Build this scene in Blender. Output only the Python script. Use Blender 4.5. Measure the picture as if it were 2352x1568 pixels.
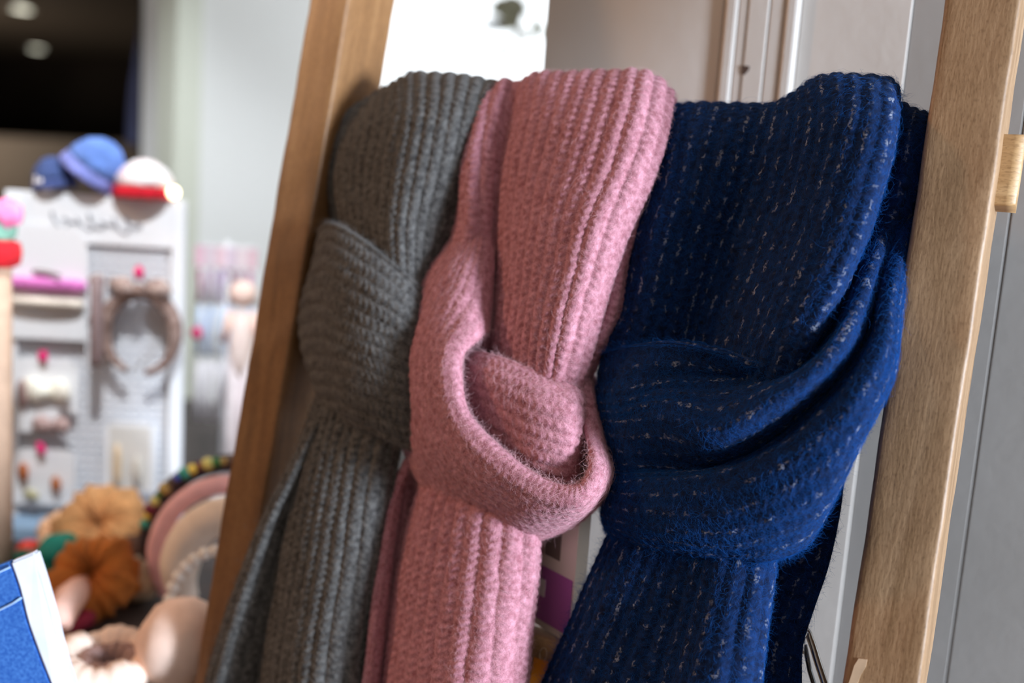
import bpy, bmesh, math, random
import numpy as np
from mathutils import Vector, Matrix
R_ = math.radians
rng = np.random.RandomState(7)
random.seed(7)
for o in list(bpy.data.objects): bpy.data.objects.remove(o)
scene = bpy.context.scene
C = scene.collection

# ------------------------------------------------------------------ camera
W_PX, H_PX, FPX = 2352, 1568, 2287.0
YAW, PITCH, ROLL = R_(28.446), R_(8.201), R_(3.927)
CAMZ = 1.30
CAM = np.array([0.08828, -0.69399, CAMZ])
cF = np.array([-math.sin(YAW)*math.cos(PITCH), math.cos(YAW)*math.cos(PITCH), -math.sin(PITCH)])
r0 = np.array([math.cos(YAW), math.sin(YAW), 0.0]); u0 = np.cross(r0, cF)
cR = r0*math.cos(ROLL) + u0*math.sin(ROLL); cU = -r0*math.sin(ROLL) + u0*math.cos(ROLL)
cam_d = bpy.data.cameras.new('camera'); cam = bpy.data.objects.new('camera', cam_d); C.objects.link(cam)
cam.matrix_world = Matrix(((cR[0], cU[0], -cF[0], CAM[0]), (cR[1], cU[1], -cF[1], CAM[1]), (cR[2], cU[2], -cF[2], CAM[2]), (0, 0, 0, 1)))
cam_d.sensor_width = 36.0; cam_d.lens = 36.0*FPX/W_PX; cam_d.clip_start = 0.02
cam_d.dof.use_dof = True; cam_d.dof.focus_distance = 0.675; cam_d.dof.aperture_fstop = 2.2
cam_d.dof.aperture_blades = 9
scene.camera = cam
# ------------------------------------------------------------------ light
world = bpy.data.worlds.new('world'); scene.world = world; world.use_nodes = True
bg = world.node_tree.nodes['Background']; bg.inputs[0].default_value = (0.90, 0.96, 1.0, 1); bg.inputs[1].default_value = 3.0
def area(name, loc, target, sx, sy, power, col, spread=180):
    d = bpy.data.lights.new(name, 'AREA'); d.shape = 'RECTANGLE'; d.size = sx; d.size_y = sy; d.energy = power; d.color = col; d.spread = R_(spread)
    o = bpy.data.objects.new(name, d); C.objects.link(o); o.location = loc
    o.rotation_euler = (Vector(target)-Vector(loc)).to_track_quat('-Z', 'Y').to_euler()
    return o
area('window_daylight', (3.26, -0.62, 1.48), (-0.2, 0.0, 1.25), 0.42, 0.9, 430, (0.73, 0.85, 1.0))
area('ceiling_lamp_warm', (-1.35, -1.5, 2.45), (-0.4, 0.0, 1.1), 0.3, 0.3, 4, (1.0, 0.6, 0.32))
area('ceiling_lamp_warm', (0.1, -2.3, 2.6), (-0.2, 0.0, 1.1), 0.5, 0.5, 2, (1.0, 0.66, 0.40))
def spot(name, loc, target, power, col, angle, rad=.04):
    d = bpy.data.lights.new(name, 'SPOT'); d.energy = power; d.color = col; d.spot_size = R_(angle); d.spot_blend = .7; d.shadow_soft_size = rad
    o = bpy.data.objects.new(name, d); C.objects.link(o); o.location = loc; o.rotation_euler = (Vector(target)-Vector(loc)).to_track_quat('-Z', 'Y').to_euler()
spot('ladder_spot_lamp', (-2.05, -0.95, 2.15), (-.32, 0, 1.15), 68, (1.0, 0.50, 0.20), 40, .09)
spot('added_display_fill', (-0.15, -.50, 2.55), (-1.18, .46, 1.18), 215, (0.88, 0.94, 1.0), 41)  # unseen lamp added to brighten the accessory stand
area('added_back_room_fill', (-5.7, 2.0, 1.2), (-5.6, 2.3, 2.1), .8, .8, 16, (1.0, 0.86, 0.70))  # out-of-view uplight added to brighten the dark room's ceiling
scene.view_settings.view_transform = 'Standard'; scene.view_settings.look = 'None'
scene.view_settings.gamma = 1.0; scene.view_settings.use_curve_mapping = False
scene.view_settings.exposure = -0.35

# ------------------------------------------------------------------ geometry of the photograph -> the place
LEAN = R_(11.112); SW = 0.045; LW = 0.4939; TH = 0.0684; S_RUNG = 0.0695
eS = np.array([0, math.sin(LEAN), math.cos(LEAN)]); eN = np.array([0, -math.cos(LEAN), math.sin(LEAN)]); eX = np.array([1., 0, 0])
L0 = np.array([0, 0, CAMZ])
def lad(u, s, n): return L0 + u*eX + s*eS + n*eN
def rays(px, py):
    px = np.asarray(px, float); py = np.asarray(py, float)
    return cF + np.multiply.outer((px-W_PX/2)/FPX, cR) - np.multiply.outer((py-H_PX/2)/FPX, cU)
def hit(px, py, pt, nrm):
    r = rays(px, py); k = ((np.asarray(pt)-CAM)@nrm)/(r@nrm)
    return CAM + r*k[..., None] if r.ndim > 1 else CAM + r*k
def onlad(px, py, d):          # pixel ray met with the plane d metres in front of the ladder's front
    r = rays(px, py); k = (((L0-CAM)@eN) + np.asarray(d))/(r@eN)
    return CAM + r*np.asarray(k)[..., None]
def at(px, py, Z): return CAM + rays(px, py)*Z
def onz(px, py, z): return hit(px, py, (0, 0, z), np.array([0, 0, 1.]))

# ------------------------------------------------------------------ helpers
def tag(o, label=None, cat=None, group=None, kind=None):
    if label: o['label'] = label
    if cat: o['category'] = cat
    if group: o['group'] = group
    if kind: o['kind'] = kind
    return o
def empty(name, loc, label, cat, group=None, kind=None):
    o = bpy.data.objects.new(name, None); C.objects.link(o); o.location = [float(x) for x in loc]; o.empty_display_size = .05
    return tag(o, label, cat, group, kind)
def link(name, me, mat, parent=None, smooth=True):
    o = bpy.data.objects.new(name, me); C.objects.link(o)
    if mat: me.materials.append(mat)
    if smooth: me.polygons.foreach_set('use_smooth', [True]*len(me.polygons))
    if parent:
        o.parent = parent; o.matrix_parent_inverse = Matrix.Translation(parent.location).inverted() if parent.type == 'EMPTY' else Matrix()
    return o
def grid_mesh(name, V, wrap_u=False, wrap_v=False, caps=False):
    nv, nu = V.shape[:2]
    me = bpy.data.meshes.new(name)
    idx = np.arange(nv*nu).reshape(nv, nu)
    if wrap_u: idx = np.concatenate([idx, idx[:, :1]], 1)
    if wrap_v: idx = np.concatenate([idx, idx[:1]], 0)
    q = np.stack([idx[:-1, :-1], idx[:-1, 1:], idx[1:, 1:], idx[1:, :-1]], -1).reshape(-1, 4)
    faces = q.tolist()
    if caps: faces += [idx[0, :nu][::-1].tolist(), idx[-1, :nu].tolist()]
    me.from_pydata(V.reshape(-1, 3).tolist(), [], faces); me.update()
    return me
def bm_obj(name, bm, mat, parent=None, smooth=False):
    me = bpy.data.meshes.new(name); bmesh.ops.recalc_face_normals(bm, faces=bm.faces); bm.to_mesh(me); bm.free()
    return link(name, me, mat, parent, smooth)
def box_bm(c, ax, ay, az, sx, sy, sz, bev=0.0, seg=2):
    bm = bmesh.new(); r = bmesh.ops.create_cube(bm, size=1)
    M = Matrix(((ax[0]*sx, ay[0]*sy, az[0]*sz, c[0]), (ax[1]*sx, ay[1]*sy, az[1]*sz, c[1]), (ax[2]*sx, ay[2]*sy, az[2]*sz, c[2]), (0, 0, 0, 1)))
    bmesh.ops.transform(bm, matrix=M, verts=bm.verts)
    if bev: bmesh.ops.bevel(bm, geom=list(bm.edges), offset=bev, segments=seg, affect='EDGES', profile=.5)
    return bm
AX, AY, AZ = np.eye(3)
def box(name, lo, hi, mat, parent=None, bev=0.0):
    lo = np.array(lo, float); hi = np.array(hi, float)
    return bm_obj(name, box_bm((lo+hi)/2, AX, AY, AZ, *(hi-lo), bev), mat, parent, False)
def obox(name, c, ax, ay, az, sx, sy, sz, mat, parent=None, bev=0.0): return bm_obj(name, box_bm(c, ax, ay, az, sx, sy, sz, bev), mat, parent, False)
def tube(name, pts, rad, mat, parent=None, n=10, closed=False, flat=None):
    P = np.array(pts, float); m = len(P); rad = np.broadcast_to(np.asarray(rad, float), (m,))
    if closed: T = np.roll(P, -1, 0)-np.roll(P, 1, 0)
    else: T = np.gradient(P, axis=0)
    T /= np.linalg.norm(T, axis=1)[:, None]+1e-12
    ref = np.array(flat, float) if flat is not None else np.array([0.13, 0.21, 0.97])
    A = np.cross(T, ref); A /= np.linalg.norm(A, axis=1)[:, None]+1e-9
    B = np.cross(A, T)
    th = np.linspace(0, 2*np.pi, n, endpoint=False)
    V = P[:, None]+rad[:, None, None]*(np.cos(th)[None, :, None]*A[:, None]+np.sin(th)[None, :, None]*B[:, None])
    return link(name, grid_mesh(name, V, True, closed, not closed), mat, parent)
def lathe(name, c, prof, mat, parent=None, n=24, axis=AZ):
    axis = np.array(axis, float)/np.linalg.norm(axis); a = np.cross(axis, [0.3, 0.9, 0.1]); a /= np.linalg.norm(a); b = np.cross(axis, a)
    th = np.linspace(0, 2*np.pi, n, endpoint=False)
    V = np.array([[np.array(c)+axis*z+r*(math.cos(t)*a+math.sin(t)*b) for t in th] for r, z in prof])
    return link(name, grid_mesh(name, V, True, False, True), mat, parent)
def ball(name, c, r, mat, parent=None, lumps=0.0, sub=3, scale=(1, 1, 1)):
    bm = bmesh.new(); bmesh.ops.create_icosphere(bm, subdivisions=sub, radius=1)
    ph = rng.rand(6)*6
    for v in bm.verts:
        p = np.array(v.co); k = 1+lumps*(math.sin(7*p[0]+ph[0])*math.sin(6*p[1]+ph[1])+.6*math.sin(13*p[2]+ph[2])*math.sin(11*p[0]+ph[3]))
        v.co = Vector(p*k*r*np.array(scale)+np.array(c))
    return bm_obj(name, bm, mat, parent, True)

# ------------------------------------------------------------------ materials
def mat(name, col, rough=0.6, metal=0.0, noise=None, bump=None, sheen=0.0, emit=None, coord='Object', alpha=None):
    m = bpy.data.materials.new(name); m.use_nodes = True; nt = m.node_tree; b = nt.nodes['Principled BSDF']
    b.inputs['Base Color'].default_value = (*col, 1); b.inputs['Roughness'].default_value = rough; b.inputs['Metallic'].default_value = metal
    if sheen: b.inputs['Sheen Weight'].default_value = sheen; b.inputs['Sheen Roughness'].default_value = .4
    if emit: b.inputs['Emission Color'].default_value = (*emit[0], 1); b.inputs['Emission Strength'].default_value = emit[1]
    tc = nt.nodes.new('ShaderNodeTexCoord')
    if noise:
        col2, sc, detail = noise
        n = nt.nodes.new('ShaderNodeTexNoise'); n.inputs['Scale'].default_value = sc; n.inputs['Detail'].default_value = detail
        nt.links.new(tc.outputs[coord], n.inputs['Vector'])
        r = nt.nodes.new('ShaderNodeValToRGB'); r.color_ramp.elements[0].position = .35; r.color_ramp.elements[1].position = .65
        r.color_ramp.elements[0].color = (*col, 1); r.color_ramp.elements[1].color = (*col2, 1)
        nt.links.new(n.outputs['Fac'], r.inputs['Fac']); nt.links.new(r.outputs['Color'], b.inputs['Base Color'])
    if bump:
        n = nt.nodes.new('ShaderNodeTexNoise'); n.inputs['Scale'].default_value = bump[0]; n.inputs['Detail'].default_value = 4
        nt.links.new(tc.outputs[coord], n.inputs['Vector'])
        bp = nt.nodes.new('ShaderNodeBump'); bp.inputs['Distance'].default_value = bump[1]; bp.inputs['Strength'].default_value = 1
        nt.links.new(n.outputs['Fac'], bp.inputs['Height']); nt.links.new(bp.outputs['Normal'], b.inputs['Normal'])
    return m

def wood_mat(name, c1, c2, c3, seed):
    m = bpy.data.materials.new(name); m.use_nodes = True; nt = m.node_tree; N = nt.nodes; Lk = nt.links; b = N['Principled BSDF']
    at_ = N.new('ShaderNodeAttribute'); at_.attribute_name = 'grain'
    def noise(scale, sc, det, dist=0):
        mp = N.new('ShaderNodeMapping'); mp.inputs['Scale'].default_value = scale; mp.inputs['Location'].default_value = (seed, seed*2, seed*3)
        Lk.new(at_.outputs['Vector'], mp.inputs['Vector'])
        n = N.new('ShaderNodeTexNoise'); n.inputs['Scale'].default_value = sc; n.inputs['Detail'].default_value = det; n.inputs['Distortion'].default_value = dist
        Lk.new(mp.outputs['Vector'], n.inputs['Vector']); return n.outputs['Fac']
    def ramp(f, cols, pos):
        r = N.new('ShaderNodeValToRGB'); e = r.color_ramp.elements
        e[0].position, e[1].position = pos[0], pos[-1]; e[0].color = (*cols[0], 1); e[1].color = (*cols[-1], 1)
        for c, p in zip(cols[1:-1], pos[1:-1]): x = e.new(p); x.color = (*c, 1)
        Lk.new(f, r.inputs['Fac']); return r.outputs['Color']
    big = noise((1, 1, .12), 40, 4, 1.2); fine = noise((1, 1, .2), 520, 4, .3); pores = noise((1, 1, .28), 1100, 2)
    colA = ramp(big, [c2, c1, c3], [.33, .5, .68])
    colB = ramp(fine, [(.78, .74, .70), (1, 1, 1)], [.36, .58])
    colC = ramp(pores, [(.6, .55, .5), (1, 1, 1)], [.36, .46])
    def mul(a, bb, f):
        x = N.new('ShaderNodeMix'); x.data_type = 'RGBA'; x.blend_type = 'MULTIPLY'; x.inputs[0].default_value = f
        Lk.new(a, x.inputs[6]); Lk.new(bb, x.inputs[7]); return x.outputs[2]
    Lk.new(mul(mul(colA, colB, .7), colC, .6), b.inputs['Base Color']); b.inputs['Roughness'].default_value = .5
    ad = N.new('ShaderNodeMath'); ad.operation = 'MULTIPLY_ADD'; ad.inputs[1].default_value = 2.0; Lk.new(big, ad.inputs[0]); Lk.new(fine, ad.inputs[2])
    bp = N.new('ShaderNodeBump'); bp.inputs['Distance'].default_value = .00028; bp.inputs['Strength'].default_value = .8
    Lk.new(ad.outputs[0], bp.inputs['Height']); Lk.new(bp.outputs['Normal'], b.inputs['Normal'])
    return m

def knit_mat(name, dark, light, fleck=None, fleck_amt=.62, mottle=.5, sheen=.35, sheen_tint=(1, 1, 1), fiber=(1, 1, 1)):
    m = bpy.data.materials.new(name); m.use_nodes = True; nt = m.node_tree; N = nt.nodes; Lk = nt.links; b = N['Principled BSDF']
    at_ = N.new('ShaderNodeAttribute'); at_.attribute_name = 'knit'
    tc = N.new('ShaderNodeTexCoord')
    def noise(src, scale, det):
        mp = N.new('ShaderNodeMapping'); mp.inputs['Scale'].default_value = scale; Lk.new(src, mp.inputs['Vector'])
        n = N.new('ShaderNodeTexNoise'); n.inputs['Scale'].default_value = 1; n.inputs['Detail'].default_value = det
        Lk.new(mp.outputs['Vector'], n.inputs['Vector']); return n.outputs['Fac']
    def rmp(f, lo, hi, a=(0, 0, 0), c=(1, 1, 1)):
        r = N.new('ShaderNodeValToRGB'); e = r.color_ramp.elements; e[0].position = lo; e[1].position = hi; e[0].color = (*a, 1); e[1].color = (*c, 1)
        Lk.new(f, r.inputs['Fac']); return r.outputs['Color']
    def math_(op, x, y=None):
        q = N.new('ShaderNodeMath'); q.operation = op; Lk.new(x, q.inputs[0])
        if y is not None:
            if isinstance(y, float): q.inputs[1].default_value = y
            else: Lk.new(y, q.inputs[1])
        return q.outputs[0]
    n1 = noise(tc.outputs['Object'], (230, 230, 230), 4)         # yarn mottling, stitch by stitch
    n2 = noise(tc.outputs['Object'], (1600, 1600, 1600), 2)      # single fibres
    col = rmp(n1, .5-.3*(1.2-mottle), .5+.3*(1.2-mottle), dark, light)
    mx = N.new('ShaderNodeMix'); mx.data_type = 'RGBA'; mx.blend_type = 'MULTIPLY'; mx.inputs[0].default_value = .45
    Lk.new(col, mx.inputs[6]); Lk.new(rmp(n2, .32, .66, (.4, .4, .4), (1.4, 1.4, 1.4)), mx.inputs[7]); col = mx.outputs[2]
    if fleck:
        sp = N.new('ShaderNodeSeparateXYZ'); Lk.new(at_.outputs['Vector'], sp.inputs[0])
        wob_ = math_('ADD', sp.outputs[0], math_('MULTIPLY', noise(tc.outputs['Object'], (330, 330, 330), 1), .55)); wob_ = math_('SUBTRACT', wob_, .275)
        near = rmp(math_('ABSOLUTE', math_('SUBTRACT', math_('FRACT', wob_), .5)), .035, .10, (1, 1, 1), (0, 0, 0))
        cb = N.new('ShaderNodeCombineXYZ'); Lk.new(math_('MULTIPLY', math_('FLOOR', sp.outputs[0]), 7.31), cb.inputs[0]); Lk.new(math_('MULTIPLY', sp.outputs[1], .95), cb.inputs[1]); Lk.new(sp.outputs[2], cb.inputs[2])
        fn = N.new('ShaderNodeTexNoise'); fn.inputs['Scale'].default_value = 1; fn.inputs['Detail'].default_value = 1; Lk.new(cb.outputs[0], fn.inputs['Vector'])
        mm = math_('MULTIPLY', near, rmp(fn.outputs['Fac'], fleck_amt-.06, fleck_amt+.16))
        n4 = noise(tc.outputs['Object'], (700, 700, 700), 1)
        mm = math_('MULTIPLY', mm, rmp(n4, .36, .52))
        mf = N.new('ShaderNodeMix'); mf.data_type = 'RGBA'; mf.inputs[7].default_value = (*fleck, 1)
        Lk.new(mm, mf.inputs[0]); Lk.new(col, mf.inputs[6]); col = mf.outputs[2]
    Lk.new(col, b.inputs['Base Color']); b.inputs['Roughness'].default_value = .9; b.inputs['Specular IOR Level'].default_value = .15
    b.inputs['Sheen Weight'].default_value = sheen; b.inputs['Sheen Roughness'].default_value = .5; b.inputs['Sheen Tint'].default_value = (*sheen_tint, 1)
    n3 = noise(tc.outputs['Object'], (1100, 1100, 1100), 3)
    bp = N.new('ShaderNodeBump'); bp.inputs['Distance'].default_value = .0005; bp.inputs['Strength'].default_value = .7
    Lk.new(n3, bp.inputs['Height']); Lk.new(bp.outputs['Normal'], b.inputs['Normal'])
    return m
def fibre_mat(name, col):
    m = bpy.data.materials.new(name); m.use_nodes = True; nt = m.node_tree; nt.nodes.clear()
    o = nt.nodes.new('ShaderNodeOutputMaterial'); d = nt.nodes.new('ShaderNodeBsdfDiffuse'); t = nt.nodes.new('ShaderNodeBsdfTranslucent'); mx = nt.nodes.new('ShaderNodeMixShader')
    d.inputs[0].default_value = (*col, 1); t.inputs[0].default_value = (*col, 1); mx.inputs[0].default_value = .35
    nt.links.new(d.outputs[0], mx.inputs[1]); nt.links.new(t.outputs[0], mx.inputs[2]); nt.links.new(mx.outputs[0], o.inputs[0]); return m

M = {}
M['paint'] = mat('white_gloss_paint', (.52, .475, .435), .45, noise=((.56, .515, .475), 6, 3), bump=(60, .0004))
M['greyboard'] = mat('grey_board', (.29, .272, .255), .5, noise=((.32, .30, .283), 6, 3), bump=(60, .0003))  # right-hand boards, greyer and darker than the other boards
M['plaster'] = mat('white_plaster', (.80, .80, .79), .7, bump=(90, .0004))
M['shop'] = mat('shop_wall', (.20, .155, .12), .8)
M['ceiling'] = mat('ceiling_paint', (.30, .26, .22), .8)
M['floor'] = mat('brown_floor', (.13, .085, .055), .5, noise=((.17, .11, .07), 5, 3))
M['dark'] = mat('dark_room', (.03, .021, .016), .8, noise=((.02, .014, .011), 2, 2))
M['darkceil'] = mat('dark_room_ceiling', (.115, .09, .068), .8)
M['post'] = mat('sage_frame_paint', (.66, .68, .58), .5)
M['woodL'] = wood_mat('mango_wood_warm_lit', (.235, .112, .040), (.17, .08, .029), (.29, .15, .06), 3.1)  # left upright: orange of the warm light put into the wood colour
M['woodR'] = wood_mat('mango_wood_cool_lit', (.295, .175, .09), (.22, .125, .058), (.355, .222, .122), 8.7)  # right upright: same wood, with the more neutral light put into its colour
M['woodS'] = wood_mat('mango_wood_rung', (.45, .27, .12), (.34, .19, .08), (.55, .36, .18), 5.3)

# ------------------------------------------------------------------ the room
YW = 0.17
nW = np.array([0, -1., 0])
def wx(px, py, Y=YW): return float(hit(px, py, (0, Y, 0), nW)[0])
xe = wx(1246, 90)                       # left end of the panelled wall: beyond it the window bay
struct = lambda o: tag(o, kind='structure')
XR, XL, YB = 3.3, -4.2, -3.6
struct(box('floor', (-8.5, YB, -.05), (XR+.1, 4.5, 0), M['floor']))
struct(box('ceiling', (-2.35, YB, 2.7), (XR+.1, 1.55, 2.78), M['ceiling']))
wb = tag(box('wall_back', (xe, YW+.012, 0), (XR, YW+.10, 2.7), M['paint']), 'cream painted panelled wall behind the ladder', None, kind='structure')
def board(x0, x1, proud, name='panel_board', bev=.0025, m='paint'): return box(name, (x0, YW+.0135-proud, 0.0), (x1, YW+.0119, 2.7), M[m], wb, bev)
xs = {k: wx(*v) for k, v in {'m0': (1662, 60), 'g1': (1716, 60), 'g2': (1766, 60), 'm1': (1832, 60), 's': (2090, 40), 't': (2250, 1000), 'u': (1176, 60)}.items()}
board(xe+.001, xs['m0']-.001, .012)
board(xs['m0'], xs['m0']+.012, .0160, 'moulding_bead', .003)
board(xs['m0']+.0122, xs['g1']-.0005, .0143, 'moulding_fillet', .0012)
board(xs['g1'], xs['g2']-.0008, .0150, 'moulding_fillet', .0012)
board(xs['g2'], xs['m1']-.0118, .0145, 'moulding_fillet', .0012)
board(xs['m1']-.0115, xs['m1'], .0160, 'moulding_bead', .003)
board(xs['m1']+.0005, xs['s'], .0075, bev=.001)
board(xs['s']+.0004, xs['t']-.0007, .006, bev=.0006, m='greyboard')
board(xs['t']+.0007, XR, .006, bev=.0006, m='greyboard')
# rear, right wall with the shop window, far left
struct(box('wall_rear', (-8.5, YB-.1, 0), (XR+.1, YB, 2.8), M['shop']))
for i, (lo, hi) in enumerate((((XR, YB, 0), (XR+.1, YW+.1, .75)), ((XR, YB, 2.35), (XR+.1, YW+.1, 2.7)), ((XR, YB, .75), (XR+.1, -.88, 2.35)), ((XR, -.36, .75), (XR+.1, YW+.1, 2.35)))):
    w = box('wall_right' if i == 0 else 'wall_right_part', lo, hi, M['plaster'])
    struct(w) if i == 0 else None
    if i == 0: wr = w
    else: w.parent = wr
# window bay beyond the panelled wall
YBAY = 1.42
xb0 = wx(700, 60, YBAY)
bayR = box('wall_bay_right', (xe, YW+.1, 0), (xe+.06, YBAY, 2.7), M['plaster']); struct(bayR)
XS = -1.56
y430 = float(hit(432, 250, (XS, 0, 0), np.array([1., 0, 0]))[1])
struct(box('wall_bay_left', (XS-.14, y430, 0), (XS, YBAY+.1, 2.7), M['plaster']))
struct(box('wall_bay_sill', (XS, YBAY, 0), (xe+.06, YBAY+.1, 1.22), M['plaster']))
wf = box('window_1', (XS, YBAY+.01, 1.22), (xe+.06, YBAY+.09, 1.25), M['plaster']); struct(wf)
xm = wx(1070, 60, YBAY+.05)
box('window_frame', (XS, YBAY+.02, 2.6), (xe+.06, YBAY+.08, 2.7), M['plaster'], wf)
gl = bpy.data.materials.new('window_glass'); gl.use_nodes = True; nt = gl.node_tree; nt.nodes.clear()
go = nt.nodes.new('ShaderNodeOutputMaterial'); gt = nt.nodes.new('ShaderNodeBsdfTransparent'); gg = nt.nodes.new('ShaderNodeBsdfGlossy'); gm = nt.nodes.new('ShaderNodeMixShader')
gg.inputs['Roughness'].default_value = .02; gm.inputs[0].default_value = .04
nt.links.new(gt.outputs[0], gm.inputs[1]); nt.links.new(gg.outputs[0], gm.inputs[2]); nt.links.new(gm.outputs[0], go.inputs[0])
box('window_pane', (XS, YBAY+.045, 1.25), (xe+.06, YBAY+.05, 2.6), gl, wf)
# door post and the dark room beyond it
pA = at(398, 230, 2.02); pw = .055
struct(box('trim_1', (pA[0]-pw/2, pA[1]-.02, 0), (pA[0]+pw/2, pA[1]+.05, 2.7), M['post'], None, .004))
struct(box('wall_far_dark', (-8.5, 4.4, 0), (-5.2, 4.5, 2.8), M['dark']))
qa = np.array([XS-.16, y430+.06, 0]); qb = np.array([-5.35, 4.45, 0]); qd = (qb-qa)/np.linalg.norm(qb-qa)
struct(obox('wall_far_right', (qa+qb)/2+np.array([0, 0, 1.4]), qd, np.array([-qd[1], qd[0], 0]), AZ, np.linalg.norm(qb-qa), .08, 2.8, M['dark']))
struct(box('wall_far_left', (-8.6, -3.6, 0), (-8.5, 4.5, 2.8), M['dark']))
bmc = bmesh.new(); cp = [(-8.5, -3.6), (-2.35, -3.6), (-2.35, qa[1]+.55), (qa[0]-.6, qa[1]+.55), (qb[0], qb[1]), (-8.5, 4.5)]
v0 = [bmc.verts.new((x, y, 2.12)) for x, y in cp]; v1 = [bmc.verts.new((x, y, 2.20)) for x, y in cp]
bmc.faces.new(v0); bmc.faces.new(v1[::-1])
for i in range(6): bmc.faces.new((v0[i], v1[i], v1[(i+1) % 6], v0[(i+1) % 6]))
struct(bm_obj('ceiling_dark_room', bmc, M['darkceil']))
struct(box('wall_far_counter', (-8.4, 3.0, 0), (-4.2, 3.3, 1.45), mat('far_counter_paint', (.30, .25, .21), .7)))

# ------------------------------------------------------------------ the ladder
lad_e = empty('display_ladder', lad(-LW/2, 0, 0)*np.array([1, 1, 0]), 'rustic mango wood display ladder leaning on the panelled wall', 'ladder')
def beam(name, u0_, u1_, s0_, s1_, n0_, n1_, m, uneven=.0012, axis='s', seed=0, bev=.003):
    rs = np.random.RandomState(seed)
    # cross-section loop with rounded corners, many sections along the length
    if axis == 's': A0, A1, B0, B1, L0_, L1_ = u0_, u1_, n0_, n1_, s0_, s1_
    else: A0, A1, B0, B1, L0_, L1_ = s0_, s1_, n0_, n1_, u0_, u1_
    loop = []
    for ca, cb, t0 in ((A1, B1, 0), (A0, B1, 90), (A0, B0, 180), (A1, B0, 270)):
        for k in range(4):
            t = R_(t0+k*30); sa = 1 if ca == A1 else -1; sb = 1 if cb == B1 else -1
            loop.append((ca-sa*bev+bev*math.cos(t), cb-sb*bev+bev*math.sin(t)))
    full = []
    for i in range(16):
        p, q = loop[i], loop[(i+1) % 16]
        full.append(p)
        if i % 4 == 3:
            for k in range(1, 7): full.append((p[0]+(q[0]-p[0])*k/7, p[1]+(q[1]-p[1])*k/7))
    full = np.array(full); n = len(full); ns = max(8, int((L1_-L0_)/.006))
    tt = np.linspace(L0_, L1_, ns); V = np.zeros((ns, n, 3)); G = np.zeros((ns, n, 3))
    ph = rs.rand(12)*6.28; ang = np.arange(n)/n*6.28
    for i, t in enumerate(tt):
        dv = uneven*(.6*np.sin(t*23+ph[0]+1.0*np.cos(ang+ph[1]))+.5*np.sin(t*61+ph[2]+2*ang)+.35*np.sin(t*137+ph[3]+3*ang)*np.sin(t*31+ph[4]))
        c = np.array([(A0+A1)/2, (B0+B1)/2]); q = full+(full-c)/np.linalg.norm(full-c, axis=1)[:, None]*dv[:, None]
        for j in range(n):
            if axis == 's': V[i, j] = lad(q[j, 0], t, q[j, 1])
            else: V[i, j] = lad(t, q[j, 0], q[j, 1])
        G[i, :, 0] = full[:, 0]; G[i, :, 1] = full[:, 1]; G[i, :, 2] = t
    me = grid_mesh(name, V, True, False, True)
    a = me.attributes.new('grain', 'FLOAT_VECTOR', 'POINT'); a.data.foreach_set('vector', G.reshape(-1).astype(np.float32))
    return link(name, me, m, lad_e)
s_floor = -(CAMZ)/math.cos(LEAN)+.02
s_top = (YW+.0*1-.012-0)/math.sin(LEAN)-TH/math.tan(LEAN)*0-.36
s_top = .42
beam('stile', 0, SW, s_floor, s_top, -TH, 0, M['woodR'], .0006, 's', 1)
beam('stile', -LW-SW, -LW, s_floor, s_top, -TH, 0, M['woodL'], .0006, 's', 2)
RH, RT = .047, .024
def rung(s): return beam('rung', -LW-SW-.012, SW+.0125, s-RH, s, -TH/2-RT/2-.004, -TH/2+RT/2-.004, M['woodS'], .0005, 'u', int(abs(s)*100)+5, .002)
rung(S_RUNG)
S2 = None
pr = onlad(1240, 1442, -TH/2-RT/2); S2 = float((pr-L0)@eS)
rung(S2); rung(S2-(S_RUNG-S2))

# ------------------------------------------------------------------ knitted cloth
def hermite(P, t, ts):
    P = np.asarray(P, float); n = len(P); m = np.zeros_like(P); sh = (-1,)+(1,)*(P.ndim-1)
    dt = np.diff(t); d = (P[1:]-P[:-1])/dt.reshape(sh)
    m[0] = d[0]; m[-1] = d[-1]
    if n > 2:
        w0 = dt[1:].reshape(sh); w1 = dt[:-1].reshape(sh); m[1:-1] = (w0*d[:-1]+w1*d[1:])/(w0+w1)
    k = np.clip(np.searchsorted(t, ts, 'right')-1, 0, n-2); h = dt[k]; x = ((ts-t[k])/h).reshape(sh); h = h.reshape(sh)
    return (2*x**3-3*x**2+1)*P[k]+(x**3-2*x**2+x)*h*m[k]+(-2*x**3+3*x**2)*P[k+1]+(x**3-x**2)*h*m[k+1]
def chord(P): return np.concatenate([[0], np.cumsum(np.linalg.norm(np.diff(P, axis=0), axis=-1).reshape(len(P)-1, -1).mean(1)+1e-5)])
def vnoise(p, seed):
    rs = np.random.RandomState(seed); out = 0
    for k in range(5):
        w = rs.randn(3); w /= np.linalg.norm(w); out = out+np.sin(p@w*(1+.5*k)+rs.rand()*6.28)/(1+.35*k)
    return out/3
FRONT = {}
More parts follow.
